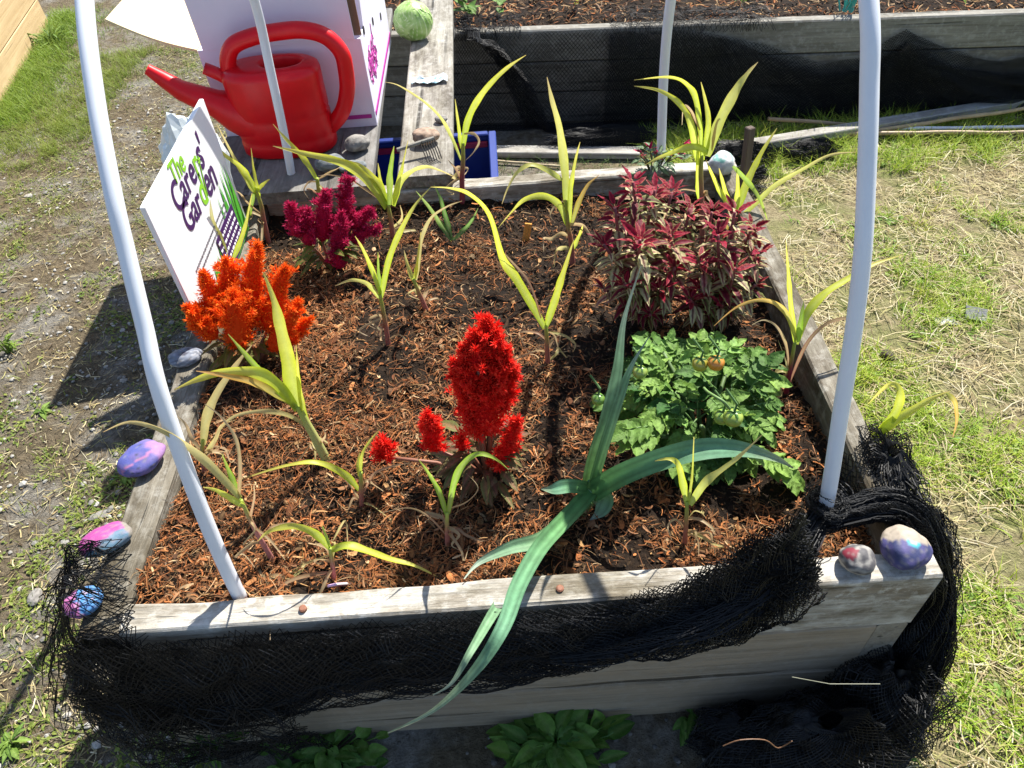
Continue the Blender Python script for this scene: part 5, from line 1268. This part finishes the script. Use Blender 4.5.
# right-hand lawn: dry straw, then green tufts
m = MB(); k0 = 0
STR = [(.52, .43, .22), (.60, .52, .30), (.42, .33, .16), (.48, .45, .18), (.32, .24, .12), (.64, .58, .40)]
while k0 < 24000:
    x = U(.6, 2.9); y_ = U(-.45, 2.3)
    if inbed(x, y_) or infar(x, y_): continue
    if noise.noise(V((x*4, y_*4, 9)))+.4*R_() < -.02: continue
    c = random.choice(STR); f = U(.7, 1.15); c = tuple(v_*f for v_ in c)
    L = U(.02, .085)
    pz = U(0, .012); an = U(0, 6.28); d = V((math.cos(an), math.sin(an), G(0, .12))); s = V((-math.sin(an), math.cos(an), G(0, .3))).normalized(); p = V((x, y_, .003+pz)); bend = V((0, 0, U(0, .006)))+s*G(0, .0035)
    wd = U(.0011, .0027); vs = []
    for t in (0, .5, 1): q = p+d*(L*(t-.5))+bend*(1-(2*t-1)**2); q.z = max(q.z, .002); vs += [q-s*wd/2, q+s*wd/2]
    m.add(vs, [(0, 1, 3, 2), (2, 3, 5, 4)], c); k0 += 1
tag(m.build('dry_straw', M_grass), 'pale dry cut grass lying on the ground right of the bed', 'dry grass', kind='stuff')
m = MB(); k0 = 0
def gden(x, y): return noise.noise(V((x*2.6+2, y*2.6, 5)))+.55*noise.noise(V((x*7, y*7, 1)))
while k0 < 2900:
    x = U(.62, 2.9); y_ = U(-.45, 2.25)
    if inbed(x, y_) or infar(x, y_): continue
    edge = ss(1.75, 2.1, y_)*.75
    if R_() > .03+ss(-.02, .38, gden(x, y_)+edge): continue
    g = R_(); c1 = mix((.15, .30, .022), (.34, .44, .04), g); c2 = mix((.30, .46, .035), (.56, .60, .08), g); hL = U(.03, .085)*(1+.5*(edge > .2))
    for q in range(random.randint(6, 20)): blade(m, x+G(0, .014), y_+G(0, .014), hL*U(.6, 1.3), U(.0016, .0036), U(.3, 1.25), U(0, 6.28), tuple(v_*U(.8, 1.2) for v_ in c1), c2)
    k0 += 1
k0 = 0
while k0 < 420:          # broad clover-like leaves in the lawn
    x = U(.62, 2.7); y_ = U(-.3, 2.1)
    if inbed(x, y_) or infar(x, y_) or gden(x, y_) < .05: continue
    for q in range(4): an = U(0, 6.28); c = mix((.10, .22, .03), (.24, .34, .05), R_()); broadleaf(m, V((x+G(0, .012), y_+G(0, .012), .008)), V((math.cos(an), math.sin(an), .35)), U(.014, .034), U(.007, .014), (c, c, mix(c, (.4, .5, .1), .3)), droop=.5, n=4)
    k0 += 1
tag(m.build('grass', M_grass), 'green grass tufts and clover growing through the dry lawn', 'grass', kind='stuff')
# grass between the beds, its shade put into darker blade colours
m = MB()
for k in range(5200):
    x = U(-.2, .75); y_ = U(D+.02, 2.2)
    if infar(x, y_): continue
    if R_() > .55: continue
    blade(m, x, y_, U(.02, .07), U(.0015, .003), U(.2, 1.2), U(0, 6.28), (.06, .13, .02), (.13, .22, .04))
tag(m.build('grass', M_grass), 'shaded green grass in the gap between the two beds', 'grass', kind='stuff')
# path on the left: gravel, litter, moss, grass towards the pale timber bed
m = MB(); import bmesh
ico = bmesh.new(); bmesh.ops.create_icosphere(ico, subdivisions=1, radius=1); iv = [v_.co.copy() for v_ in ico.verts]; ifc = [tuple(v_.index for v_ in f.verts) for f in ico.faces]; ico.free()
k0 = 0
while k0 < 3600:
    x = -.66-abs(G(0, .75)); y_ = U(-.35, 3.2)
    if inbed(x, y_) or intb(x, y_) or infar(x, y_): continue
    if noise.noise(V((x*3, y_*3, 2))) < U(-.5, .35): continue
    r = abs(G(.003, .0022))+.0014; 
    if R_() < .012: r = U(.007, .012)
    g = U(.14, .40); c = (g, g*.96, g*.88); a1, b1, c1 = r*U(.7, 1.3), r*U(.7, 1.3), r*U(.4, .8); an = U(0, 3.14); ca, sa = math.cos(an), math.sin(an)
    m.add([V((x+ca*p.x*a1-sa*p.y*b1, y_+sa*p.x*a1+ca*p.y*b1, c1*.5+p.z*c1)) for p in iv], ifc, c); k0 += 1
for k in range(700):   # gravel in front, the bed's shade put into its darker greys
    x = U(-1.1, .9); y_ = U(-.35, -.005); r = abs(G(.003, .002))+.0015; g = U(.06, .22); c = (g, g*.93, g*.83)
    m.add([V((x+p.x*r, y_+p.y*r, r*.3+p.z*r*.7)) for p in iv], ifc, c)
tag(m.build('gravel', M_stone), 'loose grey gravel on the dirt path left of the bed', 'gravel', kind='stuff')
m = MB(); k0 = 0
while k0 < 17000:     # litter
    x = -.62-abs(G(0, .8)); y_ = U(-.4, 3.6)
    if inbed(x, y_) or intb(x, y_) or infar(x, y_): continue
    c = random.choice(STR+[(.14, .10, .06), (.20, .15, .09), (.10, .07, .04), (.25, .20, .13)]); f = U(.5, 1.0); c = tuple(v_*f for v_ in c); L = U(.006, .035) if R_() < .9 else U(.04, .08); an = U(0, 6.28)
    d = V((math.cos(an), math.sin(an), G(0, .12))); s = V((-math.sin(an), math.cos(an), G(0, .4))).normalized(); p = V((x, y_, U(.002, .008))); wd = U(.0008, .0035) if L < .03 else .0012; vs = []
    lat = s*G(0, .06)*L
    for t in (0, .5, 1): q = p+d*(L*(t-.5))+lat*(1-(2*t-1)**2); q.z = max(.002, q.z); vs += [q-s*wd/2, q+s*wd/2]
    m.add(vs, [(0, 1, 3, 2), (2, 3, 5, 4)], c); k0 += 1
tag(m.build('plant_litter', M_chip), 'dry stalks and leaf litter scattered on the path', 'litter', kind='stuff')
m = MB(); k0 = 0
def pathgreen(x, y): return noise.noise(V((x*2.4, y*2.4, 11)))+.5*noise.noise(V((x*6, y*6, 3)))
while k0 < 3300:
    x = -.60-abs(G(0, .75)); y_ = U(-.4, 3.6)
    if inbed(x, y_) or intb(x, y_) or infar(x, y_): continue
    near = ss(-.85, -.65, x)*.35+ss(1.0, .1, y_)*.15; lawn = ss(.55, .15, abs(x-(-2.15-.0*y_)))*ss(2.0, 2.8, y_)*1.2
    if R_() > .03+ss(-.08, .6, pathgreen(x, y_)+near+lawn): continue
    g = R_(); c = mix((.10, .17, .025), (.27, .31, .06), g)
    if lawn > .3 or R_() < .30:
        for q in range(random.randint(6, 14)+(14 if lawn > .5 else 0)): blade(m, x+G(0, .02), y_+G(0, .02), U(.015, .05)*(1+.9*(lawn > .5)), U(.0015, .003), U(.2, 1.2), U(0, 6.28), c, mix(c, (.30, .38, .06), .7))
    else:
        for q in range(random.randint(4, 9)): an = U(0, 6.28); broadleaf(m, V((x+G(0, .013), y_+G(0, .013), .004)), V((math.cos(an), math.sin(an), U(.1, .5))), U(.007, .017), U(.004, .009), (c, c, mix(c, (.3, .35, .1), .3)), droop=.5, n=3)
    k0 += 1
for k in range(1500):   # lush strip by the pale bed
    t = U(-.2, 1.15); q = a+(e-a)*t-nrm*abs(G(.06, .11)); c = mix((.08, .19, .02), (.17, .28, .03), R_())
    if intb(q.x, q.y): continue
    for j in range(5): blade(m, q.x+G(0, .02), q.y+G(0, .02), U(.03, .10), U(.002, .0045), U(.2, 1.1), U(0, 6.28), c, mix(c, (.33, .42, .06), .7))
k0 = 0
while k0 < 2600:        # thin turf further back
    x = U(-2.3, -.5); y_ = U(1.7, 5.5)
    if intb(x, y_) or infar(x, y_): continue
    if noise.noise(V((x*2.2, y_*2.2, 21)))+.4*R_() < .12: continue
    c = mix((.10, .16, .03), (.26, .26, .09), R_())
    for j in range(5): blade(m, x+G(0, .03), y_+G(0, .03), U(.02, .05), U(.002, .004), U(.4, 1.3), U(0, 6.28), c, mix(c, (.4, .38, .15), .6))
    k0 += 1
tag(m.build('ground_cover', M_grass), 'patchy moss, clover and grass on the dirt path', 'ground cover', kind='stuff')
def weed(u, v, z, n, L, W, cols, label, up=.5, rad=.0):
    B = onz(u, v, z); root = thing('weed', B, label, 'weed', 'weeds growing round the beds'); m = MB(); st = MB()
    for k in range(n):
        an = U(0, 6.2832); r = U(0, rad); p = B+V((math.cos(an)*r, math.sin(an)*r*.6, U(.01, .05)*up)); c = mix(cols[0], cols[1], R_()); d = V((math.cos(an+G(0, .5)), math.sin(an+G(0, .5)), U(.1, 1)*up))
        st.tube([B+V((math.cos(an)*r*.5, math.sin(an)*r*.3, 0)), p, p+d*L*.2], .0012, 4, c); broadleaf(m, p, d, L*U(.6, 1.2), W*U(.7, 1.2), (c, c, mix(c, (.3, .4, .12), .4)), droop=U(.3, 1.2), n=6)
    m.build('foliage', M_tom, root, smooth=True); st.build('stem', M_stem, root); return root
WG = ((.05, .14, .02), (.14, .28, .04)); WL = ((.09, .18, .025), (.18, .28, .04))
weed(555, 745, 0, 95, .058, .032, WG, 'leafy weed clump in the shade under the middle of the near bed', .7, .10)
weed(325, 755, 0, 80, .042, .024, WG, 'low weed patch at the foot of the front boards, left part', .5, .12)
weed(692, 716, 0, 8, .05, .022, WG, 'small weed sprouting below the front boards beside the netting heap', .5, .03)
weed(885, 752, 0, 10, .04, .024, WG, 'small weed at the right edge of the netting heap', .5, .03)
weed(42, 412, 0, 11, .042, .014, WL, 'pale rosette weed on the path left of the shadow', .25, .005)
weed(14, 745, 0, 14, .035, .014, WL, 'bright weed tuft at the bottom left corner of the path', .5, .02)
weed(215, 748, 0, 22, .05, .010, WG, 'grassy weed below the net at the front left', .9, .03)
weed(128, 478, 0, 12, .03, .013, WL, 'weed sprouting on the ground below the lilac stone', .4, .03)
weed(10, 352, 0, 30, .035, .008, ((.12, .22, .02), (.22, .32, .04)), 'small bright grass clump at the left edge of the path', 1.0, .03)
weed(55, 45, 0, 40, .12, .010, WL, 'tall grass clump against the pale timber bed', 1.2, .08)
def farplant(u, v, n, L, W, label, cols, yel=False):
    B = onz(u, v, HF-.02); root = thing('weed' if not yel else 'pepper_plant', B, label, 'weed' if not yel else 'plant'); m = MB()
    for k in range(n):
        an = U(0, 6.28); c = mix(cols[0], cols[1], R_()); broadleaf(m, B+V((0, 0, U(0, .05))), V((math.cos(an), math.sin(an), U(.3, 1.3))), L*U(.6, 1.2), W, (c, c, mix(c, (.3, .4, .1), .4)), droop=U(.3, 1.2), n=6)
    m.build('foliage', M_tom, root, smooth=True)
farplant(468, 14, 11, .07, .030, 'dark green weed on the far bed behind the sunlit plank', WG); farplant(500, 14, 7, .05, .028, 'weed with small round leaves at the rim of the far bed', WG)
farplant(740, 10, 9, .09, .006, 'wispy grass weed on the far bed behind the netting', WL); farplant(577, 8, 7, .055, .020, 'yellow leaved plant on the far bed', ((.55, .48, .02), (.45, .42, .03)), True)
farplant(965, 6, 5, .035, .02, 'small bright seedling on the far bed at the right', WL)
m = MB(); p = onz(848, 12, HF)
for k in range(16): q = p+V((U(-.03, .03), U(-.01, .02), 0)); m.tube([q, q+V((G(0, .008), G(0, .01), .04)), q+V((G(0, .012), G(0, .012), .10))], .0022, 5, mix((.03, .28, .25), (.08, .42, .36), R_()))
tag(m.build('twine', M_cane, origin=p), 'bundle of teal twine on the far bed rim behind the right pipe', 'twine')
m = MB(); p = onz(945, 324, 0)
for i in range(6):
    for j in range(4): m.v.append((p.x-.03+.012*i, p.y-.015+.012*j, .006+.016*abs(noise.noise(V((i*.8, j*.9, 4)))))); m.c.append((.55, .56, .56) if (i+j) % 2 else (.12, .12, .12))
m.f = [(i*4+j, i*4+j+1, (i+1)*4+j+1, (i+1)*4+j) for i in range(5) for j in range(3)]; tag(m.build('litter_scrap', M_foil, origin=p), 'crumpled black and white scrap on the dry lawn', 'scrap')
m = MB(); p = onz(974, 318, 0); q = Matrix.Rotation(.5, 3, 'X') @ Matrix.Rotation(-.3, 3, 'Z'); m.box((0, 0, 0), (.06, .04, .004), rot=q); m.v = [(a_[0]+p.x, a_[1]+p.y, a_[2]+.016) for a_ in m.v]; m.c = [(.20, .20, .21)]*len(m.v)
tag(m.build('slate_shard', M_stone, origin=p), 'flat grey shard lying beside the crumpled scrap', 'shard')
# pale straw and twig caught on the netting heap
m = MB(); m.tube([ony(792, 677, -.17), ony(830, 684, -.17), ony(880, 684, -.17)], .0006, 6, (.20, .20, .14)); tag(m.build('straw_stalk', M_cane), 'pale straw stalk lying across the netting heap', 'stalk')
m = MB(); pts = [ony(u, v, -.18) for (u, v) in ((723, 746), (740, 740), (765, 740), (778, 748), (792, 741))]; m.tube(spline(pts, 4), .0009, 6, (.16, .08, .04)); tag(m.build('twig', M_cane), 'brown twig caught at the bottom of the netting heap', 'twig')
